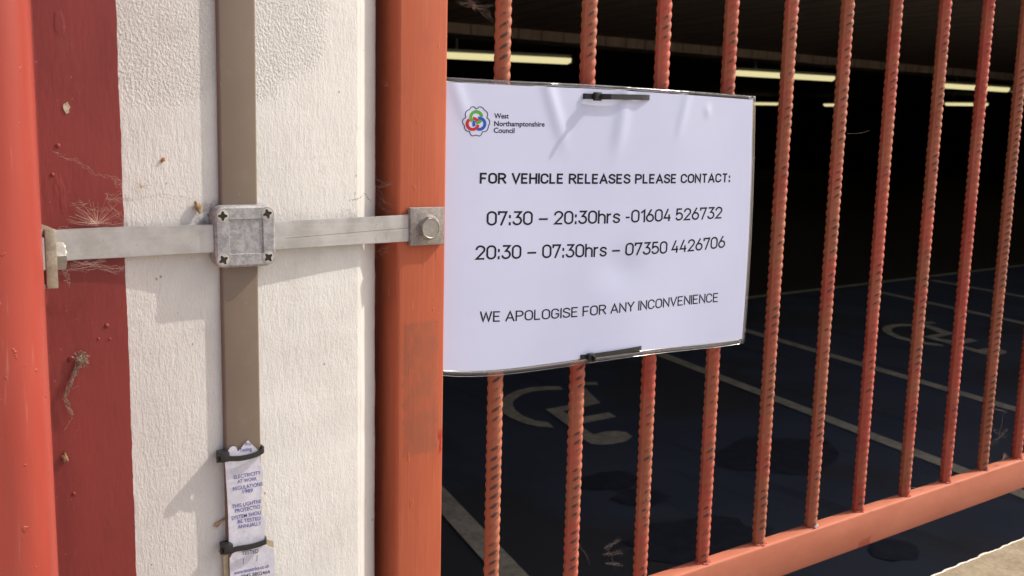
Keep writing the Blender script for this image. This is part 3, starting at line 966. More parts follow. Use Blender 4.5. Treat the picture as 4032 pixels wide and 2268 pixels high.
yb = YP-0.0008-0.0046+0.0001
for body, dx, dz, sz, ang in (('S', 0.0003, 0.0030, 0.0019, -0.2), ('A-70', -0.0018, -0.0046, 0.0022, 0.6)):
    def fn(s, t, wd, dx=dx, dz=dz, sz=sz, ang=ang):
        a = s*wd*sz*1.05; bb = t*sz*0.7
        return (bc[0]+dx+a*math.cos(ang)-bb*math.sin(ang), yb-0.0001, bc[2]+dz+a*math.sin(ang)+bb*math.cos(ang))
    small_text(body, bo, M['screw'], fn, 'head_stamp', 0.01)

# left fixing: plate and bolt on the column's side
bl = thing('bolt_plate', (XR+0.004, -0.037, zend), 'yellowed plate and hexagon bolt seen edge-on against the red column', 'bracket')
x0 = XR+0.0038
p0 = aty(206, 1005, -0.036)
z0 = float(p0[2])
m = MB()
m.box((x0, -0.0525, z0-0.0158), (x0+0.0058, -0.0235, z0+0.0158), 0.0006)
m.build('plate', M['brass'], bl, ang=30)
for za, zb in ((0.0132, 0.0158), (-0.0158, -0.0132)):
    MB().box((XR+0.0002, -0.0515, z0+za), (x0-0.0002, -0.0440, z0+zb), 0.0006).build('lug', M['clamp'], bl, ang=30)
m = MB()
pbz = float(aty(247, 1005, -0.036)[2])
hexbolt(m, (x0+0.0058, -0.0375, pbz), (1, 0, 0), (0, 0.1, 1), 0.0086, 0.0066)
m.build('bolt', M['bolt'], bl, ang=25)

# ================================================================== GRILLE
gr = thing('security_grille', (1.2, 0, 0.95), 'orange-red steel grille of ribbed bars with square post and bottom rail', 'grille')
m = MB(); m.box((0.3535, -0.02, 0.10), (0.3925, 0.02, 2.09), 0.0022, 3); m.build('post', M['orange'], gr, ang=30)
ZR0, ZR1 = 0.9588, 0.9982
m = MB(); m.box((0.3930, -0.0090, ZR0), (3.4, 0.0070, ZR1), 0.0022, 3); m.build('bottom_rail', M['rail'], gr, ang=30)
m = MB(); m.box((0.3930, -0.0090, 1.99), (3.4, 0.0070, 2.03), 0.0022, 3); m.build('top_rail', M['rail'], gr, ang=30)

def bar_mesh():
    NTH, dz = 44, 0.00065
    z = np.arange(0, 1.03, dz)
    th = np.linspace(0, 2*math.pi, NTH, endpoint=False)
    Z, T = np.meshgrid(z, th, indexing='ij')
    pitch = 0.0078
    tl = math.radians(191)                          # longitudinal rib direction
    rel = (T-tl) % (2*math.pi)
    half = np.where(rel < math.pi, rel, rel-math.pi)
    side = np.where(rel < math.pi, 0.0, 0.42)
    env = np.clip(np.sin(half), 0, 1)**1.1
    slope = 0.0036
    ph = (Z - slope*half)/pitch + side
    saw = ph - np.floor(ph)
    prof = np.where(saw < 0.62, np.sin(math.pi*saw/1.24), np.cos(math.pi*(saw-0.62)/0.76))
    prof = np.clip(prof, 0, 1)**1.15
    k0 = np.floor(ph)
    amp = 0.85+0.3*np.abs(np.sin(k0*12.9898+side*7)*43758.5453 % 1.0)
    dl = np.minimum(rel, 2*math.pi-rel); dl = np.minimum(dl, np.abs(rel-math.pi))
    lon = np.exp(-(dl/0.15)**4)
    r = 0.00535 + 0.00140*env*prof*amp + 0.00080*lon
    X = r*np.cos(T); Y = r*np.sin(T)
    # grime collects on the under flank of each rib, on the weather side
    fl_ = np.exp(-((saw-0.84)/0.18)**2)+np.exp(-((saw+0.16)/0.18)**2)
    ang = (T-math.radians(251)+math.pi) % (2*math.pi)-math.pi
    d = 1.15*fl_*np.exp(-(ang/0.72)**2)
    co = np.stack([X, Y, Z], -1).reshape(-1, 3)
    nz_ = len(z)
    i = np.arange(nz_-1)[:, None]*NTH; j = np.arange(NTH)[None, :]; j2 = (j+1) % NTH
    F = np.stack([i+j, i+j2, i+NTH+j2, i+NTH+j], -1).reshape(-1, 4)
    me = bpy.data.meshes.new('bar')
    me.vertices.add(len(co)); me.vertices.foreach_set('co', co.ravel())
    me.loops.add(F.size); me.loops.foreach_set('vertex_index', F.ravel())
    me.polygons.add(len(F)); me.polygons.foreach_set('loop_start', np.arange(0, F.size, 4)); 
    me.update(calc_edges=True)
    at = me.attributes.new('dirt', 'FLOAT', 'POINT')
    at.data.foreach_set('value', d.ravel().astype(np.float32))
    me.polygons.foreach_set('use_smooth', [True]*len(me.polygons))
    me.validate()
    return me
bme = bar_mesh()
rnd = random.Random(2)
tops = [(1956, 1134), (2283, 1134), (2569, 1134), (2822, 1134), (3048, 1134), (3257, 1134), (3445, 1134), (3628, 1134), (3790, 1134), (3936, 1134), (4070, 1134)]
barx = [float(aty(x, y, 0.0)[0]) for x, y in tops]
wears = [0.75, 0.45, 0.25, 0.35, 0.45, 0.5, 0.15, 0.45, 0.2, 0.95, 0.1, 0.5, 0.3, 0.6, 0.4, 0.2, 0.5, 0.7, 0.3]
barx += [barx[-1]+0.0813*(q+1) for q in range(8)]
bar0 = None
for q, x in enumerate(barx):
    if bar0 is None:
        o = link('bar', bme, M['bar'], gr)
        bar0 = o
    else:
        o = bar0.copy(); C.objects.link(o); o.parent = gr
        o.matrix_parent_inverse = bar0.matrix_parent_inverse
    o.location = (x, 0, ZR1-0.012-rnd.uniform(0, 0.0078))
    o.rotation_euler = (0, rnd.uniform(-0.002, 0.002), RAD(rnd.uniform(-7, 7)))
    o['wear'] = wears[q]
# weld runs where the bars meet the rail
for x in barx:
    m = MB()
    for q in range(9):
        t = rnd.uniform(-math.pi, 0.2)
        bmesh.ops.create_icosphere(m.bm, subdivisions=1, radius=rnd.uniform(0.0010, 0.0025),
                                   matrix=Matrix.Translation((x+0.0064*math.cos(t), 0.0064*math.sin(t), ZR1+0.0002)) @ Matrix.Diagonal((1.4, 1, 0.7, 1)))
    m.build('weld_bead', M['bar'], gr)

# ================================================================== THE NOTICE
YN = -0.0105
top_px = [(1767, 305), (2020, 319), (2338, 333), (2600, 351), (2800, 365), (2965, 378)]
bot_px = [(1753, 1480.5), (1922, 1480.5), (2073, 1468), (2225, 1441), (2376, 1416), (2578, 1395), (2729, 1377), (2855, 1359), (2926, 1352)]
right_px = [(2975, 383), (2976, 520), (2968, 760), (2955, 1000), (2940, 1200), (2931, 1345)]
tp_ = np.array([aty(x, y, YN) for x, y in top_px]); bt_ = np.array([aty(x, y, YN) for x, y in bot_px]); rt_ = np.array([aty(x, y, YN) for x, y in right_px])
XL = 0.3938
def ztop(x): return np.interp(x, tp_[:, 0], tp_[:, 2])
_bf = np.polyfit(bt_[:, 0], bt_[:, 2], 4)
def zbot(x): return np.polyval(_bf, x)
_rf = np.polyfit(rt_[:, 2], rt_[:, 0], 2)
ZT0, ZB0 = 1.431, 1.212
def bumps(x, z):
    def ridge(pxa, pxb, amp, wd):
        A = aty(*pxa, YN); B = aty(*pxb, YN)
        tt = np.clip((z-A[2])/(B[2]-A[2]), -0.1, 1.3)
        dx = x-(A[0]+(B[0]-A[0])*tt)
        return amp*math.exp(-(dx/wd)**2)*math.exp(-max(0, tt-0.6)**2/0.12)*(0.4+0.6*math.exp(-(tt-0.3)**2/0.3))
    h = ridge((2150, 320), (2230, 600), 0.0011, 0.0065)+ridge((2470, 335), (2420, 640), 0.0014, 0.007)+ridge((2710, 350), (2660, 560), 0.0009, 0.005)+ridge((1790, 330), (1850, 520), 0.0007, 0.006)
    D = aty(2785, 440, YN)
    h += 0.0006*math.exp(-((x-D[0])/0.004)**2-((z-D[2])/0.005)**2)
    D = aty(2440, 1085, YN)
    h -= 0.0015*math.exp(-((x-D[0])/0.022)**2-((z-D[2]-0.006)/0.016)**2)
    return h
def ysurf(x, z):
    u = (x-XL)/0.32; v = (ZT0-z)/0.219
    y = YN + 0.0022*v*(1-u) - 0.0016*math.sin(u*math.pi)*(0.3+v) - 0.0006*math.sin(u*11+v*2)
    return y - bumps(x, z)
def sheet(u, v, inset=0.0):                # u,v in 0..1 over the laminate; inset in metres
    v2 = v
    xr = np.polyval(_rf, ZT0+(ZB0-ZT0)*v)
    x = XL + (xr-XL)*u
    z = ztop(x)+(zbot(x)-ztop(x))*v2
    return x, z
def onsheet(x, z, off=0.00009):
    return (x, ysurf(x, z)-off, z)
ncen = aty(2350, 880, YN)
notice = thing('laminated_notice', (ncen[0], YN, 1.212), 'white laminated notice about vehicle releases tied to the bars', 'sign')
# the paper sits inside the film: 2 to 5 mm of clear border
W_, H_ = 0.325, 0.219
iu0, iu1, iv0, iv1 = 0.0, 1-0.0036/W_, 0.0032/H_, 1-0.0042/H_
NU, NV = 190, 130
m = MB()
g = [[m.bm.verts.new(onsheet(*sheet(iu0+(iu1-iu0)*i/NU, iv0+(iv1-iv0)*j/NV), 0)) for i in range(NU+1)] for j in range(NV+1)]
for j in range(NV):
    for i in range(NU):
        m.bm.faces.new((g[j][i], g[j+1][i], g[j+1][i+1], g[j][i+1]))
gx = bmesh.ops.extrude_face_region(m.bm, geom=m.bm.faces[:])
for v in gx['geom']:
    if isinstance(v, bmesh.types.BMVert):
        v.co.y += 0.0003
paper = m.build('paper_sheet', M['paper'], notice, ang=80)
# film border as a thin closed frame
m = MB()
def frame_row(uf, vf, off):
    pts = []
    N = 60
    for q in range(N): pts.append((uf[0]+(uf[1]-uf[0])*q/N, vf[0]))
    for q in range(N): pts.append((uf[1], vf[0]+(vf[1]-vf[0])*q/N))
    for q in range(N): pts.append((uf[1]+(uf[0]-uf[1])*q/N, vf[1]))
    for q in range(N): pts.append((uf[0], vf[1]+(vf[0]-vf[1])*q/N))
    return [m.bm.verts.new(onsheet(*sheet(a, c), off)) for a, c in pts]
I = frame_row((iu0+0.0001, iu1+0.0006), (iv0-0.0008, iv1+0.0008), 0.0)
O = frame_row((0.0, 1.0), (0.0, 1.0), 0.0)
# rounded outer corners
for a, b_ in zip(I, O):
    pass
cr = 0.0035
for v in O:
    pass
for i in range(len(I)):
    if 180 <= i < 240:                      # nothing on the hidden left edge
        continue
    j = (i+1) % len(I)
    m.bm.faces.new((I[i], I[j], O[j], O[i]))
film = m.build('film_border', M['film'], notice, ang=80)
if film.data.polygons[0].normal.y > 0:
    film.data.flip_normals()
md = film.modifiers.new('t', 'SOLIDIFY'); md.thickness = 0.0003; md.offset = -1
# crisp bright edge of the cut film
m = MB()
pe = [onsheet(*sheet(u, 1.0), 0.0001) for u in np.linspace(0.0, 0.988, 70)] + [onsheet(*sheet(0.9965, 0.995), 0.0001)] + [onsheet(*sheet(1.0, v), 0.0001) for v in np.linspace(0.985, 0.015, 60)] + \
     [onsheet(*sheet(0.9965, 0.005), 0.0001)] + [onsheet(*sheet(u, 0.0), 0.0001) for u in np.linspace(0.988, 0.0, 70)]
m.tube(pe, 0.00010, 5)
m.build('film_edge', M['film'], notice)

# --- stroke lettering
def arc(cx, cy, rx, ry, a0, a1, n=12):
    return [(cx+rx*math.cos(RAD(a0+(a1-a0)*q/n)), cy+ry*math.sin(RAD(a0+(a1-a0)*q/n))) for q in range(n+1)]
def stad(w, h, r, y0=0.0):
    return arc(w-r, y0+h-r*1.05, r, r*1.05, 0, 90) + arc(r, y0+h-r*1.05, r, r*1.05, 90, 180) + arc(r, y0+r*1.05, r, r*1.05, 180, 270) + arc(w-r, y0+r*1.05, r, r*1.05, 270, 360) + [(w, y0+h-r*1.05)]
S_ = arc(0.28, 0.755, 0.265, 0.245, 20, 90) + arc(0.27, 0.755, 0.25, 0.245, 90, 200)[1:] + [(0.12, 0.61), (0.27, 0.53), (0.44, 0.455)] + arc(0.28, 0.255, 0.27, 0.255, 40, -90)[1:] + arc(0.27, 0.255, 0.27, 0.255, 270, 195)[1:]
G = {
 'A': ([[(0, 0), (0.32, 1), (0.64, 0)], [(0.105, 0.30), (0.535, 0.30)]], 0.64),
 'C': ([arc(0.295, 0.70, 0.285, 0.30, 15, 90) + arc(0.285, 0.70, 0.285, 0.30, 90, 180)[1:] + arc(0.285, 0.30, 0.285, 0.30, 180, 270) + arc(0.295, 0.30, 0.285, 0.30, 270, 345)[1:]], 0.58),
 'E': ([[(0.5, 1), (0, 1), (0, 0), (0.5, 0)], [(0, 0.52), (0.44, 0.52)]], 0.50),
 'F': ([[(0.5, 1), (0, 1), (0, 0)], [(0, 0.49), (0.43, 0.49)]], 0.48),
 'G': ([arc(0.295, 0.70, 0.285, 0.30, 20, 90) + arc(0.285, 0.70, 0.285, 0.30, 90, 180)[1:] + arc(0.285, 0.30, 0.285, 0.30, 180, 270) + arc(0.295, 0.30, 0.285, 0.30, 270, 360)[1:] + [(0.58, 0.47), (0.31, 0.47)]], 0.60),
 'H': ([[(0, 0), (0, 1)], [(0.57, 0), (0.57, 1)], [(0, 0.52), (0.57, 0.52)]], 0.57),
 'I': ([[(0, 0), (0, 1)]], 0.0),
 'L': ([[(0, 1), (0, 0), (0.46, 0)]], 0.46),
 'N': ([[(0, 0), (0, 1), (0.58, 0), (0.58, 1)]], 0.58),
 'O': ([stad(0.60, 1.0, 0.29)], 0.60),
 'P': ([[(0, 0), (0, 1), (0.29, 1)] + arc(0.29, 0.735, 0.265, 0.265, 90, -90)[1:] + [(0, 0.47)]], 0.555),
 'R': ([[(0, 0), (0, 1), (0.29, 1)] + arc(0.29, 0.74, 0.26, 0.26, 90, -90)[1:] + [(0, 0.48)], [(0.29, 0.48), (0.57, 0)]], 0.57),
 'S': ([S_], 0.55),
 'T': ([[(0.28, 0), (0.28, 1)], [(0, 1), (0.56, 1)]], 0.56),
 'V': ([[(0, 1), (0.30, 0), (0.60, 1)]], 0.60),
 'W': ([[(0, 1), (0.21, 0), (0.43, 0.96), (0.65, 0), (0.86, 1)]], 0.86),
 'Y': ([[(0, 1), (0.29, 0.45), (0.58, 1)], [(0.29, 0.45), (0.29, 0)]], 0.58),
 '0': ([stad(0.54, 1.0, 0.27)], 0.54),
 '1': ([[(0.0, 0.78), (0.27, 1), (0.27, 0)]], 0.27),
 '2': ([arc(0.27, 0.735, 0.255, 0.265, 170, 90) + arc(0.27, 0.735, 0.265, 0.265, 90, -20)[1:] + [(0.47, 0.55), (0.02, 0.0), (0.54, 0)]], 0.54),
 '3': ([[(0.03, 1), (0.50, 1), (0.24, 0.59)] + arc(0.26, 0.30, 0.27, 0.30, 80, -90)[1:] + arc(0.25, 0.26, 0.25, 0.26, 270, 200)[1:]], 0.53),
 '4': ([[(0.30, 1), (0.01, 0.24), (0.55, 0.24)], [(0.42, 0.48), (0.42, 0)]], 0.55),
 '5': ([[(0.48, 1), (0.07, 1), (0.04, 0.52)] + arc(0.26, 0.33, 0.27, 0.31, 120, -90)[1:] + arc(0.25, 0.28, 0.25, 0.28, 270, 205)[1:]], 0.53),
 '6': ([[(0.34, 1), (0.05, 0.46)] + arc(0.27, 0.30, 0.27, 0.30, 150, 510, 28)], 0.54),
 '7': ([[(0.0, 0.84), (0.0, 1), (0.50, 1), (0.17, 0)]], 0.50),
 ':': ([[(0.05, 0.0), (0.05, 0.11)], [(0.05, 0.58), (0.05, 0.69)]], 0.10),
 '\u2013': ([[(0, 0.40), (0.62, 0.40)]], 0.62),
 '-': ([[(0, 0.40), (0.30, 0.40)]], 0.30),
 'h': ([[(0, 0), (0, 1)], [(0, 0.45)] + arc(0.23, 0.47, 0.23, 0.25, 180, 0, 14) + [(0.46, 0)]], 0.46),
 'r': ([[(0, 0), (0, 0.72)], [(0, 0.45)] + arc(0.22, 0.47, 0.22, 0.25, 180, 75, 8)], 0.29),
 's': ([[(x*0.78, y*0.72) for x, y in S_]], 0.43),
}
def stroke_line(text, base, cap_l, cap_r, sw, gap, space, mat, name='lettering'):
    """monoline lettering bent onto the sheet; base = baseline pixels, caps = letter height in pixels at both ends"""
    bpts = np.array([aty(x, y, YN) for x, y in base])
    def capm(p, h):
        A = aty(p[0], p[1], YN); B = aty(p[0], p[1]-h, YN)
        return B[2]-A[2]
    h0, h1 = capm(base[0], cap_l), capm(base[-1], cap_r)
    X0, X1 = bpts[0, 0], bpts[-1, 0]
    pf = np.polyfit(bpts[:, 0], bpts[:, 2], min(3, len(base)-1))
    pen = 0.0; glyphs = []
    for ch in text:
        if ch == ' ':
            pen += space-gap; continue
        st_, wd = G[ch]
        glyphs.append((pen, st_)); pen += wd+gap
    total = pen-gap
    mm = MB()
    def put(a, c):
        x = X0+(X1-X0)*a/total
        h = h0+(h1-h0)*(a/total)
        z = np.polyval(pf, x)+h*c
        return mm.bm.verts.new(onsheet(x, z))
    xr = total*(h0/(X1-X0))                 # em-x to metres versus em-y to metres
    for pen, st_ in glyphs:
        for path in st_:
            P = [(pen+x, sw/2+y*(1-sw)) for x, y in path]
            if len(P) >= 2:                     # square the ends off at full letter height
                pass
            Q = []
            for a, c in zip(P, P[1:]):
                L = math.hypot((c[0]-a[0]), c[1]-a[1]); nseg = max(1, int(L/0.3))
                Q += [(a[0]+(c[0]-a[0])*q/nseg, a[1]+(c[1]-a[1])*q/nseg) for q in range(nseg)]
            Q.append(P[-1])
            Q = [q for i, q in enumerate(Q) if i == 0 or math.hypot(q[0]-Q[i-1][0], q[1]-Q[i-1][1]) > 1e-4]
            closed = math.hypot(Q[0][0]-Q[-1][0], Q[0][1]-Q[-1][1]) < 0.02 and len(Q) > 8
            if not closed:                      # extend by half a stroke
                for e_, f_ in ((0, 1), (-1, -2)):
                    dx, dy = Q[e_][0]-Q[f_][0], Q[e_][1]-Q[f_][1]
                    L = math.hypot(dx, dy)
                    if abs(dy) > 0.7*L:
                        Q[e_] = (Q[e_][0]+dx/L*sw/2, Q[e_][1]+dy/L*sw/2)
            prev = None
            for i in range(len(Q)):
                a = Q[i-1] if i else (Q[-2] if closed else Q[0])
                c = Q[i+1] if i < len(Q)-1 else (Q[1] if closed else Q[-1])
                d1 = np.array([Q[i][0]-a[0], Q[i][1]-a[1]]); d2 = np.array([c[0]-Q[i][0], c[1]-Q[i][1]])
                n1 = np.linalg.norm(d1); n2 = np.linalg.norm(d2)
                d1 = d1/n1 if n1 > 1e-6 else d2/n2
                d2 = d2/n2 if n2 > 1e-6 else d1
                t = d1+d2; tn = np.linalg.norm(t)
                if tn < 0.2:
                    t = d1; tn = 1
                t = t/tn
                nn = np.array([-t[1], t[0]])
                mit = min(1/max(0.35, abs(np.dot(nn, [-d1[1], d1[0]]))), 2.2)
                o = nn*sw/2*mit
                L_ = put(Q[i][0]-o[0]*1.0, Q[i][1]-o[1]); R_ = put(Q[i][0]+o[0]*1.0, Q[i][1]+o[1])
                if prev:
                    mm.bm.faces.new((prev[0], prev[1], R_, L_))
                prev = (L_, R_)
    return mm.build(name, mat, paper, sm=False)

def c3(x, y): return (1720+x*0.50466, 280+y*0.50466)
def c4(x, y): return (1720+x*0.50466, 880+y*0.50466)
stroke_line('FOR VEHICLE RELEASES PLEASE CONTACT:', [c3(340, 878), c3(850, 880), c3(1320, 879), c3(1800, 876), c3(2287, 867)], 43.5, 35.5, 0.178, 0.240, 0.64, M['black_ink'])
stroke_line('07:30 \u2013 20:30hrs -01604 526732', [c3(395, 1205), c3(930, 1198), c3(1540, 1180), c3(1865, 1168), c3(2222, 1150)], 57, 47, 0.130, 0.185, 0.49, M['black_ink'])
stroke_line('20:30 \u2013 07:30hrs \u2013 07350 4426706', [c4(308, 283), c4(700, 277), c4(1000, 268), c4(1390, 250), c4(1840, 232), c4(2245, 188)], 57, 47, 0.130, 0.185, 0.49, M['black_ink'])
stroke_line('WE APOLOGISE FOR ANY INCONVENIENCE', [c4(345, 770), c4(555, 765), c4(830, 750), c4(1130, 726), c4(1490, 682), c4(1850, 647), c4(2192, 612)], 42, 36, 0.124, 0.20, 0.51, M['black_ink'])

def sheet_text(body, p0, p1, cap, mat, bold):
    A = aty(*p0, YN); B = aty(*p1, YN)
    T = aty(p0[0], p0[1]-cap, YN)
    def fn(s, t, wd):
        x = A[0]+(B[0]-A[0])*s; z = A[2]+(B[2]-A[2])*s+(T[2]-A[2])*t
        return onsheet(x, z)
    return small_text(body, paper, mat, fn, 'lettering', bold, 10)
sheet_text('West', c3(443, 368), c3(557, 369), 20, M['black_ink'], 0.020)
sheet_text('Northamptonshire', c3(443, 428), c3(839, 433), 20, M['black_ink'], 0.020)
sheet_text('Council', c3(440, 480), c3(603, 483), 20, M['black_ink'], 0.020)

# --- emblem: rose outline and three linked rings
def ce(x, y): return (1780+x*0.1708, 380+y*0.1708)
def band(pts_px, half, mat, name, closed=False):
    mm = MB()
    prev = first = None
    n = len(pts_px)
    for i, p in enumerate(pts_px):
        a = pts_px[i-1] if (i or closed) else p
        c = pts_px[(i+1) % n] if (i < n-1 or closed) else p
        t = np.array(c)-np.array(a); t = t/(np.linalg.norm(t)+1e-9)
        o = np.array([-t[1], t[0]])*half
        vs = []
        for s in (-1, 1):
            q = aty(*ce(p[0]+o[0]*s, p[1]+o[1]*s), YN)
            vs.append(mm.bm.verts.new(onsheet(q[0], q[2])))
        if prev:
            mm.bm.faces.new((prev[0], prev[1], vs[1], vs[0]))
        else:
            first = vs
        prev = vs
    if closed:
        mm.bm.faces.new((prev[0], prev[1], first[1], first[0]))
    return mm.build(name, mat, paper, sm=False)
rose = []
def petal(a, ctrl, c):
    pass
key = [(550, 288), (510, 248), (470, 236), (425, 250), (395, 295), (345, 318), (300, 360), (286, 420), (302, 482), (258, 512), (232, 570), (246, 630), (272, 672),
       (282, 735), (318, 782), (360, 802), (393, 805), (405, 850), (445, 900), (490, 905), (540, 888), (585, 905), (635, 905), (672, 862), (692, 815), (750, 810), (800, 772),
       (822, 715), (832, 668), (855, 622), (852, 560), (825, 515), (790, 492), (806, 440), (805, 385), (775, 338), (735, 312), (702, 268), (650, 240), (600, 246)]
K = np.array(key, float)
def cat(Kp, n=5):
    out = []
    N = len(Kp)
    for i in range(N):
        p0, p1, p2, p3 = Kp[i-1], Kp[i], Kp[(i+1) % N], Kp[(i+2) % N]
        for q in range(n):
            t = q/n
            out.append(tuple(0.5*((2*p1)+(-p0+p2)*t+(2*p0-5*p1+4*p2-p3)*t*t+(-p0+3*p1-3*p2+p3)*t**3)))
    return out
band(cat(K), 10, M['grey_ink'], 'emblem_outline', True)
def ringarc(c0, a0, a1, mat):
    pts = [(c0[0]+128*math.cos(RAD(a)), c0[1]-128*math.sin(RAD(a))) for a in np.linspace(a0, a1, 26)]
    band(pts, 36, mat, 'emblem_ring')
ringarc((545, 477), 5, 226, M['green_ink']); ringarc((545, 477), 270, 327, M['green_ink'])
ringarc((463, 630), 128, 350, M['red_ink']); ringarc((463, 630), 27, 87, M['red_ink'])
ringarc((617, 628), -113, 103, M['azure_ink']); ringarc((617, 628), 150, 207, M['azure_ink'])

# ================================================================== CABLE TIES
def hit(px, py, y): return np.array(aty(px, py, y))
TIES = 'black cable ties'
def band_strip(m, pts, width, th, wdir=(0, 0, 1)):
    w = []
    t = []
    P = [np.array(p, float) for p in pts]
    for i in range(len(P)):
        d = P[min(i+1, len(P)-1)]-P[max(i-1, 0)]; d = d/np.linalg.norm(d)
        wd = np.array(wdir, float); wd = wd-d*np.dot(wd, d); wd = wd/np.linalg.norm(wd)
        nn = np.cross(d, wd)
        w.append(tuple(wd*width)); t.append(tuple(nn*th))
    m.strip([tuple(p) for p in P], w, t)

# upper tie on the notice
yt = -0.0130
L_ = hit(2312, 379, yt); R_ = hit(2556, 384, yt); Hc = hit(2351, 380, yt-0.002)
t1 = thing('cable_tie', Hc, 'black cable tie with a long loose tail near the top edge of the notice', 'cable tie', TIES)
m = MB()
yb_ = 0.0085
pts = [(L_[0]+0.004, yb_, L_[2]), (L_[0]-0.0012, 0.002, L_[2]), (L_[0]-0.0022, -0.008, L_[2]), (L_[0]-0.001, yt+0.001, L_[2]), (L_[0]+0.003, yt, L_[2])]
pts += [tuple(L_+(R_-L_)*q+np.array([0, -0.0008*math.sin(math.pi*q), 0])) for q in np.linspace(0.1, 0.95, 10)]
pts += [(R_[0]+0.0012, yt+0.0015, R_[2]), (R_[0]+0.002, -0.008, R_[2]), (R_[0]+0.0005, 0.002, R_[2]), (R_[0]-0.006, yb_, R_[2]), (L_[0]+0.003, yb_+0.0002, L_[2])]
band_strip(m, pts, 0.0042, 0.0012)
m.build('band', M['nylon'], t1, ang=50)
m = MB(); m.box((Hc[0]-0.0032, yt-0.0045, Hc[2]-0.0033), (Hc[0]+0.0032, yt-0.0004, Hc[2]+0.0033), 0.0006); hd = m.build('head', M['nylon'], t1, ang=30)
m = MB()
tipp = hit(2406, 381, yt-0.0105)
base = np.array([Hc[0]+0.0012, yt-0.0025, Hc[2]-0.0002])
mid = (base+tipp)/2+np.array([-0.0012, -0.001, 0])
band_strip(m, [base, (base+mid)/2, mid, (mid+tipp)/2, tipp], 0.0042, 0.0011)
m.build('tail', M['nylon'], t1, ang=50)

# lower tie on the notice
L_ = hit(2296, 1406, yt); R_ = hit(2524, 1371, yt); Hc = hit(2325, 1405, yt-0.002)
t2 = thing('cable_tie', Hc, 'black cable tie with a short cut tail near the bottom edge of the notice', 'cable tie', TIES)
m = MB()
pts = [(L_[0]+0.004, yb_, L_[2]), (L_[0]-0.0012, 0.002, L_[2]), (L_[0]-0.0022, -0.008, L_[2]), (L_[0]-0.001, yt+0.001, L_[2]), (L_[0]+0.003, yt, L_[2])]
pts += [tuple(L_+(R_-L_)*q+np.array([0, -0.0008*math.sin(math.pi*q), 0])) for q in np.linspace(0.1, 0.95, 10)]
pts += [(R_[0]+0.0012, yt+0.0015, R_[2]), (R_[0]+0.002, -0.008, R_[2]), (R_[0]+0.0005, 0.002, R_[2]), (R_[0]-0.006, yb_, R_[2]), (L_[0]+0.003, yb_+0.0002, L_[2])]
band_strip(m, pts, 0.0035, 0.0011)
m.build('band', M['nylon'], t2, ang=50)
m = MB(); m.box((Hc[0]-0.003, yt-0.0045, Hc[2]-0.0033), (Hc[0]+0.003, yt-0.0004, Hc[2]+0.0031), 0.0006); m.build('head', M['nylon'], t2, ang=30)
m = MB()
tipp = hit(2344, 1414, yt-0.008)
base = np.array([Hc[0]+0.0010, yt-0.003, Hc[2]-0.0008])
band_strip(m, [base, (base+tipp)/2, tipp], 0.0040, 0.0012)
m.build('tail', M['nylon'], t2, ang=50)

# ================================================================== TORN TEST LABEL ON THE TAPE
YG = -0.0232
def cg(x, y): return (750+x*0.4266, 1650+y*0.4266)
up = [(318, 403), (326, 480), (330, 560), (338, 680), (345, 800), (350, 900), (352, 1000), (355, 1100), (355, 1200), (390, 1206), (420, 1190), (520, 1184), (620, 1164), (690, 1124), (684, 1090), (683, 1060), (688, 1020), (690, 1000),
      (699, 955), (692, 930), (678, 912), (668, 890), (659, 880), (654, 850), (650, 830), (654, 800), (655, 780), (650, 755), (650, 730), (658, 690), (662, 650), (660, 610), (668, 560), (672, 520), (672, 470), (660, 440), (648, 420), (642, 380), (640, 350),
      (636, 300), (590, 255), (532, 196), (500, 228), (470, 265), (438, 302), (430, 275), (418, 257), (390, 254), (365, 268), (349, 292), (352, 320), (355, 345), (340, 375)]
lo = [(362, 1285), (385, 1245), (410, 1222), (520, 1215), (620, 1185), (700, 1163), (722, 1180), (745, 1188), (770, 1196), (772, 1250), (776, 1330), (778, 1449), (783, 1640), (370, 1640), (366, 1449), (364, 1360)]
def curl(x, y):                            # gentle roll of the label across the tape
    s = (x-500)/180.0
    return YG+0.0012*s*s-0.0008*math.sin(y/140.0)
def tagmesh(poly, name, mat, par, dy=0.0, th=0.0006):
    m = MB()
    f = m.face([aty(*cg(x, y), YG+dy) for x, y in poly])
    f.normal_update()
    bmesh.ops.triangulate(m.bm, faces=[f], ngon_method='EAR_CLIP')
    fs = m.bm.faces[:]
    g2 = bmesh.ops.extrude_face_region(m.bm, geom=fs)
    for v in g2['geom']:
        if isinstance(v, bmesh.types.BMVert):
            v.co.y += th
    return m.build(name, mat, par, sm=False)
gc = aty(*cg(500, 800), YG)
lab = thing('torn_label', (gc[0], YG, gc[2]), 'torn white test label with blue capitals held by two cable ties', 'label')
ub = tagmesh(up, 'label_sheet', M['tag'], lab)
gc2 = aty(*cg(560, 1400), YG)
lab2 = thing('torn_label', (gc2[0], YG, gc2[2]), 'wider lower piece of torn label with website and phone number', 'label')
lb = tagmesh(lo, 'label_sheet', M['tag'], lab2, dy=0.0008)
tagmesh([(690, 1120), (700, 1108), (765, 1128), (771, 1190), (745, 1184), (722, 1172), (695, 1150)], 'backing_scrap', M['backing'], lab2, dy=0.0022)
tagmesh([(303, 1262), (362, 1240), (366, 1290), (366, 1640), (318, 1640), (308, 1449)], 'backing_scrap', M['backing'], lab2, dy=0.0026)
def tag_text(body, p0, p1, cap, mat, par, bold=0.006, shear=0.0, dy=0.0):
    def fn(s, t, wd):
        x = p0[0]+(p1[0]-p0[0])*s - t*cap*0.12; y = p0[1]+(p1[1]-p0[1])*s - t*cap
        return aty(*cg(x, y), YG+dy-0.00015)
    return small_text(body, par, mat, fn, 'lettering', bold)
BI = M['blue_ink']
tag_text('Pro', (510, 246), (562, 240), 30, BI, ub)
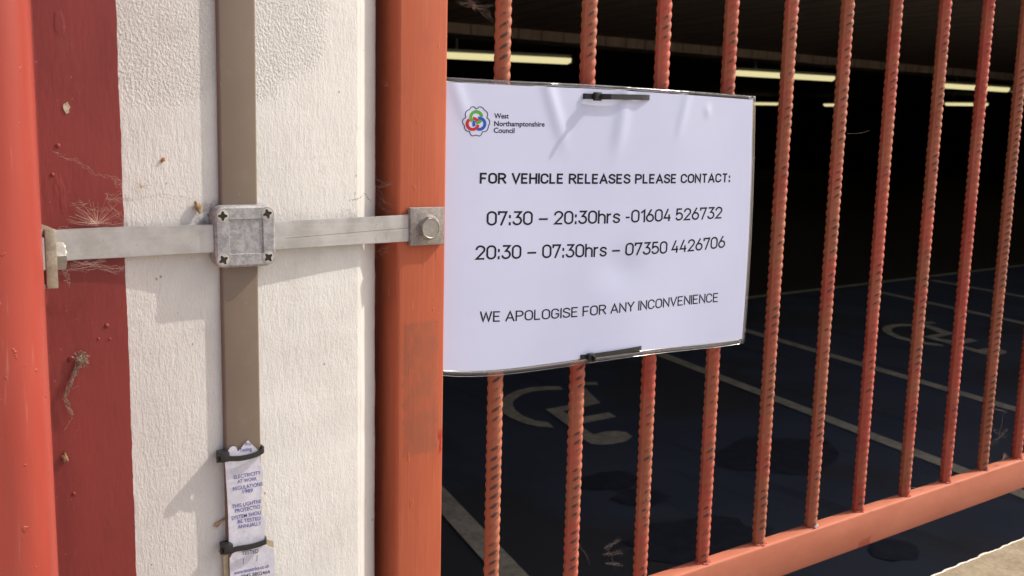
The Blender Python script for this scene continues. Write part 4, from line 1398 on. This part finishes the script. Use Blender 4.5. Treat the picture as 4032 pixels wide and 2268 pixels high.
tag_text('Testing', (457, 303), (567, 290), 34, BI, ub)
tag_text('ELECTRICITY', (402, 554), (650, 509), 33, BI, ub)
tag_text('AT WORK', (436, 594), (616, 564), 33, BI, ub)
tag_text('REGULATIONS', (393, 663), (668, 613), 34, BI, ub)
tag_text('1989', (485, 686), (578, 672), 33, BI, ub)
tag_text('THIS LIGHTNI', (386, 826), (648, 774), 34, BI, ub)
tag_text('PROTECTIO', (414, 866), (645, 822), 34, BI, ub)
tag_text('SYSTEM SHOU', (380, 933), (652, 878), 34, BI, ub)
tag_text('BE TESTED', (440, 963), (650, 930), 33, BI, ub)
tag_text('ANNUALLY', (440, 1012), (655, 976), 33, BI, ub)
DI = M['dark_ink']
tag_text('TESTED', (476, 1258), (630, 1233), 33, DI, lb, dy=0.0008)
tag_text('/', (484, 1340), (500, 1338), 56, DI, lb, dy=0.0008)
tag_text('/', (610, 1312), (626, 1310), 56, DI, lb, dy=0.0008)
tag_text('www.teststrike.co.uk', (404, 1437), (729, 1368), 33, BI, lb, dy=0.0008)
tag_text('0845 8802464', (468, 1472), (735, 1424), 34, DI, lb, dy=0.0008)

def tape_tie(head, pts_px, label, back_px):
    y0 = YG-0.0022
    P = [aty(*cg(x, y), y0-0.0008*math.sin(math.pi*i/(len(pts_px)-1))) for i, (x, y) in enumerate(pts_px)]
    hc_ = aty(*cg(*head), y0-0.001)
    t = thing('cable_tie', hc_, label, 'cable tie', TIES)
    m = MB()
    Q = [np.array(p) for p in P]
    fine = []
    for i in range(len(Q)-1):
        for q in range(4):
            fine.append(Q[i]+(Q[i+1]-Q[i])*q/4)
    fine.append(Q[-1])
    for _ in range(3):
        fine = [fine[0]]+[(fine[i-1]+2*fine[i]+fine[i+1])/4 for i in range(1, len(fine)-1)]+[fine[-1]]
    fine.append(fine[-1]+np.array([0.0012, 0.002, 0.0003])); fine.append(fine[-1]+np.array([0.0004, 0.0055, 0.0]))
    band_strip(m, fine, 0.0032, 0.0012)
    m.build('band', M['nylon'], t, ang=50)
    m = MB(); m.box((hc_[0]-0.0030, y0-0.002, hc_[2]-0.0032), (hc_[0]+0.0030, YW-0.0008, hc_[2]+0.0032), 0.0007); m.build('head', M['nylon'], t, ang=30)
    m = MB(); m.box((hc_[0]-0.0048, y0+0.0002, hc_[2]-0.0034), (hc_[0]-0.0028, y0+0.0014, hc_[2]+0.0004), 0.0003); m.build('tail', M['nylon'], t, ang=30)
tape_tie((318, 352), [(330, 362), (400, 366), (470, 362), (550, 346), (620, 322), (668, 292)], 'black cable tie round the conductor just below the torn label tip', None)
tape_tie((350, 1200), [(372, 1222), (410, 1200), (470, 1190), (540, 1180), (620, 1160), (692, 1134)], 'black cable tie between the two torn label pieces', None)

# ================================================================== COBWEBS, FLUFF AND LITTER
def walk(p0, p1, n, jit, sag, rr, bow=0.0):
    out = []
    for q in range(n+1):
        t = q/n
        p = np.array(p0)*(1-t)+np.array(p1)*t
        s = math.sin(math.pi*t)
        out.append(p+np.array([rr.gauss(0, jit)*min(1, 4*s), rr.gauss(0, jit)*0.6*min(1, 4*s)-bow*s, rr.gauss(0, jit)*min(1, 4*s)-sag*s]))
    return out
def web(label, segs, y, seed, mat='web', r=0.00011, parent=None, cat='cobweb', name='cobweb'):
    r *= 0.52
    rr = random.Random(seed)
    m = MB()
    for s in segs:
        a, c, n, jit, cnt = s
        for q in range(cnt):
            A = aty(a[0]+rr.gauss(0, 5), a[1]+rr.gauss(0, 5), y+rr.uniform(-0.002, 0.0005)); B = aty(c[0]+rr.gauss(0, 5), c[1]+rr.gauss(0, 5), y+rr.uniform(-0.002, 0.0005))
            m.tube(walk(A, B, n, jit, rr.uniform(-0.001, 0.0015), rr, 0.001), r*rr.uniform(0.6, 1.3), 3, cap=False)
    o = m.build(name, M[mat], None)
    return tag(o, label, cat)
def c2(x, y): return (x*0.4141, 700+y*0.4141)
yw = YW-0.004
web('tangled pale cobweb above the strap across the red and white paint edge', [
    (c2(660, 255), c2(830, 240), 9, 0.0004, 3), (c2(720, 270), c2(850, 370), 8, 0.0002, 2), (c2(830, 300), c2(1030, 290), 12, 0.0006, 4), (c2(1000, 150), c2(1180, 140), 10, 0.0006, 2),
    (c2(1010, 160), c2(1040, 290), 8, 0.0004, 3), (c2(1020, 205), c2(1180, 205), 8, 0.0006, 8), (c2(1040, 280), c2(1180, 400), 10, 0.0005, 4), (c2(1180, 90), c2(1090, 20), 8, 0.0008, 2), (c2(1100, 20), c2(1180, 60), 8, 0.0008, 2),
    (c2(1180, 210), c2(1500, 170), 16, 0.0006, 3), (c2(1500, 160), c2(1830, 210), 16, 0.0005, 3), (c2(860, 440), c2(1190, 430), 14, 0.0004, 5), (c2(640, 400), c2(930, 440), 10, 0.0001, 3), (c2(560, 470), c2(740, 490), 8, 0.0008, 3),
    (c2(690, -180), c2(870, -60), 14, 0.0005, 3), (c2(870, -60), c2(1180, 30), 14, 0.0006, 2), (c2(500, -250), c2(690, -180), 10, 0.0004, 2)], yw, 4)
web('dusty cobweb strands hanging below the strap on the red band', [
    (c2(680, 840), c2(1000, 770), 12, 0.0003, 6), (c2(700, 800), c2(1180, 860), 14, 0.0004, 4), (c2(820, 800), c2(1100, 900), 12, 0.0004, 3), (c2(1090, 910), c2(1200, 830), 8, 0.0005, 4), (c2(600, 870), c2(900, 850), 10, 0.0006, 4),
    (c2(620, 880), c2(650, 1000), 8, 0.0010, 6), (c2(1480, 780), c2(1540, 740), 6, 0.0003, 2), (c2(1490, 830), c2(1545, 760), 6, 0.0004, 2), (c2(1760, 740), c2(1940, 800), 10, 0.0006, 3)], yw-0.002, 8)
web('wispy grey cobweb in the dark gap beside the orange post', [
    ((1484, 735), (1540, 722), 8, 0.0005, 4), ((1486, 750), (1520, 800), 8, 0.0006, 3), ((1490, 790), (1512, 830), 8, 0.0005, 4), ((1484, 705), (1540, 720), 8, 0.0003, 3), ((1500, 780), (1555, 830), 8, 0.0003, 2),
    ((1520, 840), (1555, 830), 8, 0.0004, 3)], -0.013, 12, 'web', 0.00007)
web('small grey cobweb below the strap in the gap beside the orange post', [((1486, 985), (1530, 975), 8, 0.0006, 4), ((1490, 1000), (1530, 985), 8, 0.0006, 3)], -0.013, 13, 'web', 0.00007)
web('tiny pale web tuft high on the shaded side of the orange post', [((1506, 328), (1530, 326), 6, 0.0004, 4)], -0.013, 19, 'web', 0.00008)
web('dark crinkled cobweb thread on the white wall edge', [((1375, 787), (1432, 766), 12, 0.0004, 2), ((1432, 766), (1460, 790), 8, 0.0004, 2), ((1380, 795), (1400, 780), 6, 0.0003, 1)], YW-0.001, 14, 'darkweb', 0.00016)
web('wispy cobweb at the top between orange post and first bar', [((1800, 12), (1880, 10), 10, 0.0010, 4), ((1840, 5), (1930, 60), 12, 0.0012, 4), ((1860, 30), (1940, 25), 10, 0.0010, 3), ((1900, 60), (1945, 90), 8, 0.0008, 2), ((1850, 0), (1870, 40), 8, 0.001, 3)], 0.002, 15, 'web', 0.00009)
def c6(x, y): return (1700+x*0.5645, 1450+y*0.5645)
web('wispy cobweb low between the second and third bars', [(c6(1030, 1210), c6(1110, 1370), 12, 0.0006, 2), (c6(1210, 1250), c6(1310, 1200), 10, 0.0010, 4), (c6(1200, 1310), c6(1330, 1290), 10, 0.0012, 3), (c6(1220, 1370), c6(1320, 1380), 10, 0.0012, 3), (c6(1230, 1250), c6(1300, 1400), 12, 0.0012, 2)], 0.0, 16, 'web', 0.00008)
def c7(x, y): return (2800+x*0.4783, 1600+y*0.4783)
web('cobweb beside the foot of the browner bar near the right edge', [(c7(2290, 180), c7(2420, 240), 12, 0.0010, 3), (c7(2350, 30), c7(2430, 50), 10, 0.0010, 3), (c7(2300, 300), c7(2440, 180), 12, 0.0010, 3), (c7(2270, 400), c7(2290, 520), 10, 0.0010, 3), (c7(2400, 50), c7(2350, 320), 14, 0.0012, 2)], 0.0, 17, 'web', 0.0001)
web('fine thread strung between two bars above the bottom rail', [(c7(1640, 650), c7(1770, 690), 8, 0.0004, 2), (c7(1770, 690), c7(1890, 600), 8, 0.0002, 1)], 0.0, 18, 'web', 0.00010)
web('short pale thread catching light beside a bar right of the notice', [((3330, 530), (3420, 516), 6, 0.0001, 1)], 0.0, 20, 'web', 0.00009)

# dandelion seed head caught over the strap
def tuft(c0, n, lo_, hi_, r, mat, name, label, cat, seed, a0=0, a1=360, flat=0.35):
    rr = random.Random(seed)
    m = MB()
    c0 = np.array(c0)
    for q in range(n):
        a = RAD(rr.uniform(a0, a1)); L = rr.uniform(lo_, hi_)
        d = np.array([math.cos(a), -rr.uniform(0, flat), math.sin(a)])
        b_ = np.array([rr.gauss(0, 0.12), 0, rr.gauss(0, 0.12)])
        m.tube([c0, c0+d*L*0.5+b_*L*0.15, c0+d*L+b_*L*0.5], [r*1.4, r, r*0.5], 3, cap=False)
    bmesh.ops.create_icosphere(m.bm, subdivisions=1, radius=r*5, matrix=Matrix.Translation(Vector([float(v) for v in c0])))
    o = m.build(name, M[mat], None)
    return tag(o, label, cat)
tuft(aty(*c2(925, 440), YW-0.008), 34, 0.006, 0.016, 0.00005, 'palefluff', 'seed_head', 'pale feathery seed head caught on top of the strap', 'seed head', 21, 5, 178)
tuft(aty(*c2(1345, 85), YW-0.002), 16, 0.003, 0.007, 0.00006, 'husk', 'seed_head', 'tiny brown seed star stuck on the white wall above the strap', 'seed head', 22)
tuft(aty(*c7(2405, 430), -0.004), 40, 0.003, 0.010, 0.00008, 'palefluff', 'seed_head', 'pale spiky seed fluff on the bottom rail near the right edge', 'seed head', 23, 0, 200, 0.6)
# lint hanging on the red band
def c1(x, y): return (x*0.7026, 1250+y*0.7026)
m = MB(); rr = random.Random(31)
for q in range(120):
    a = c1(460+rr.gauss(0, 16), 225+rr.gauss(0, 18)); c = c1(455+rr.gauss(0, 22), 240+rr.gauss(0, 22))
    m.tube(walk(aty(*a, YR-0.0025), aty(*c, YR-0.0015), 4, 0.0004, 0, rr), 0.00013, 3, cap=False)
for q in range(16):
    a = c1(440+rr.gauss(0, 12), 260+rr.gauss(0, 8)); c = c1(362+rr.gauss(0, 5), 440+rr.gauss(0, 6))
    m.tube(walk(aty(*a, YR-0.002), aty(*c, YR-0.002), 10, 0.0005, 0.0, rr), 0.00011, 3, cap=False)
for q in range(9):
    a = c1(360+rr.gauss(0, 4), 440+rr.gauss(0, 6)); c = c1(405+rr.gauss(0, 5), 560+rr.gauss(0, 12))
    m.tube(walk(aty(*a, YR-0.002), aty(*c, YR-0.002), 10, 0.0006, 0.0015*(q % 3-1), rr), 0.00011, 3, cap=False)
m.tube(walk(aty(*c1(405, 400), YR-0.001), aty(*c1(440, 385), YR-0.001), 6, 0.0003, 0, rr), 0.0001, 3)
m.tube(walk(aty(*c1(410, 560), YR-0.001), aty(*c1(360, 630), YR-0.001), 8, 0.0003, 0, rr), 0.0001, 3)
tag(m.build('lint_strand', M['clump'], None), 'grey-brown lint strand hanging on the lower red band', 'lint')

def husk(name, px, py, y, rx, ry, mat, label, cat, seed, rot=0.4):
    m = MB()
    c0 = aty(px, py, y)
    bmesh.ops.create_icosphere(m.bm, subdivisions=3, radius=1.0)
    rr = random.Random(seed)
    for v in m.bm.verts:
        s = 1+0.25*math.sin(v.co.x*5+seed)+rr.uniform(-0.12, 0.12)
        x, z = v.co.x*rx*s, v.co.z*ry*s
        v.co = Vector((c0[0]+x*math.cos(rot)-z*math.sin(rot), c0[1]+v.co.y*min(rx, ry)*0.6, c0[2]+x*math.sin(rot)+z*math.cos(rot)))
    o = m.build(name, M[mat], None)
    return tag(o, label, cat)
husk('insect', 643, 629, YW-0.0006, 0.0019, 0.0010, 'amber', 'tiny amber insect on the white wall left of the conductor', 'insect', 1, 0.9)
husk('dry_husk', *c2(1880, 280), YW-0.0015, 0.0022, 0.0034, 'husk', 'pale brown dry husk on the white wall just above the strap', 'husk', 2, 0.3)
m_ = husk('dry_leaf', *cg(262, 962), YW-0.0012, 0.0042, 0.0012, 'husk', 'brown withered leaf stuck behind the torn label', 'leaf', 3, 0.45)
husk('dry_leaf', 258, 1802, YR-0.0012, 0.0015, 0.0028, 'husk', 'crumpled brown leaf scrap on the lower red band', 'leaf', 6, 0.3)
cc_ = aty(*c7(868, 978), -0.008)
m = MB(); m.box((-0.0022, -0.0005, -0.0022), (0.0022, 0.0005, 0.0022), 0.0002)
o = m.build('plastic_chip', M['whitechip'], None, ang=30)
o.location = (float(cc_[0]), float(cc_[1]), ZR1+0.0026); o.rotation_euler = (0.3, RAD(40), 0.2)
tag(o, 'small white plastic chip lying on the bottom rail', 'litter')
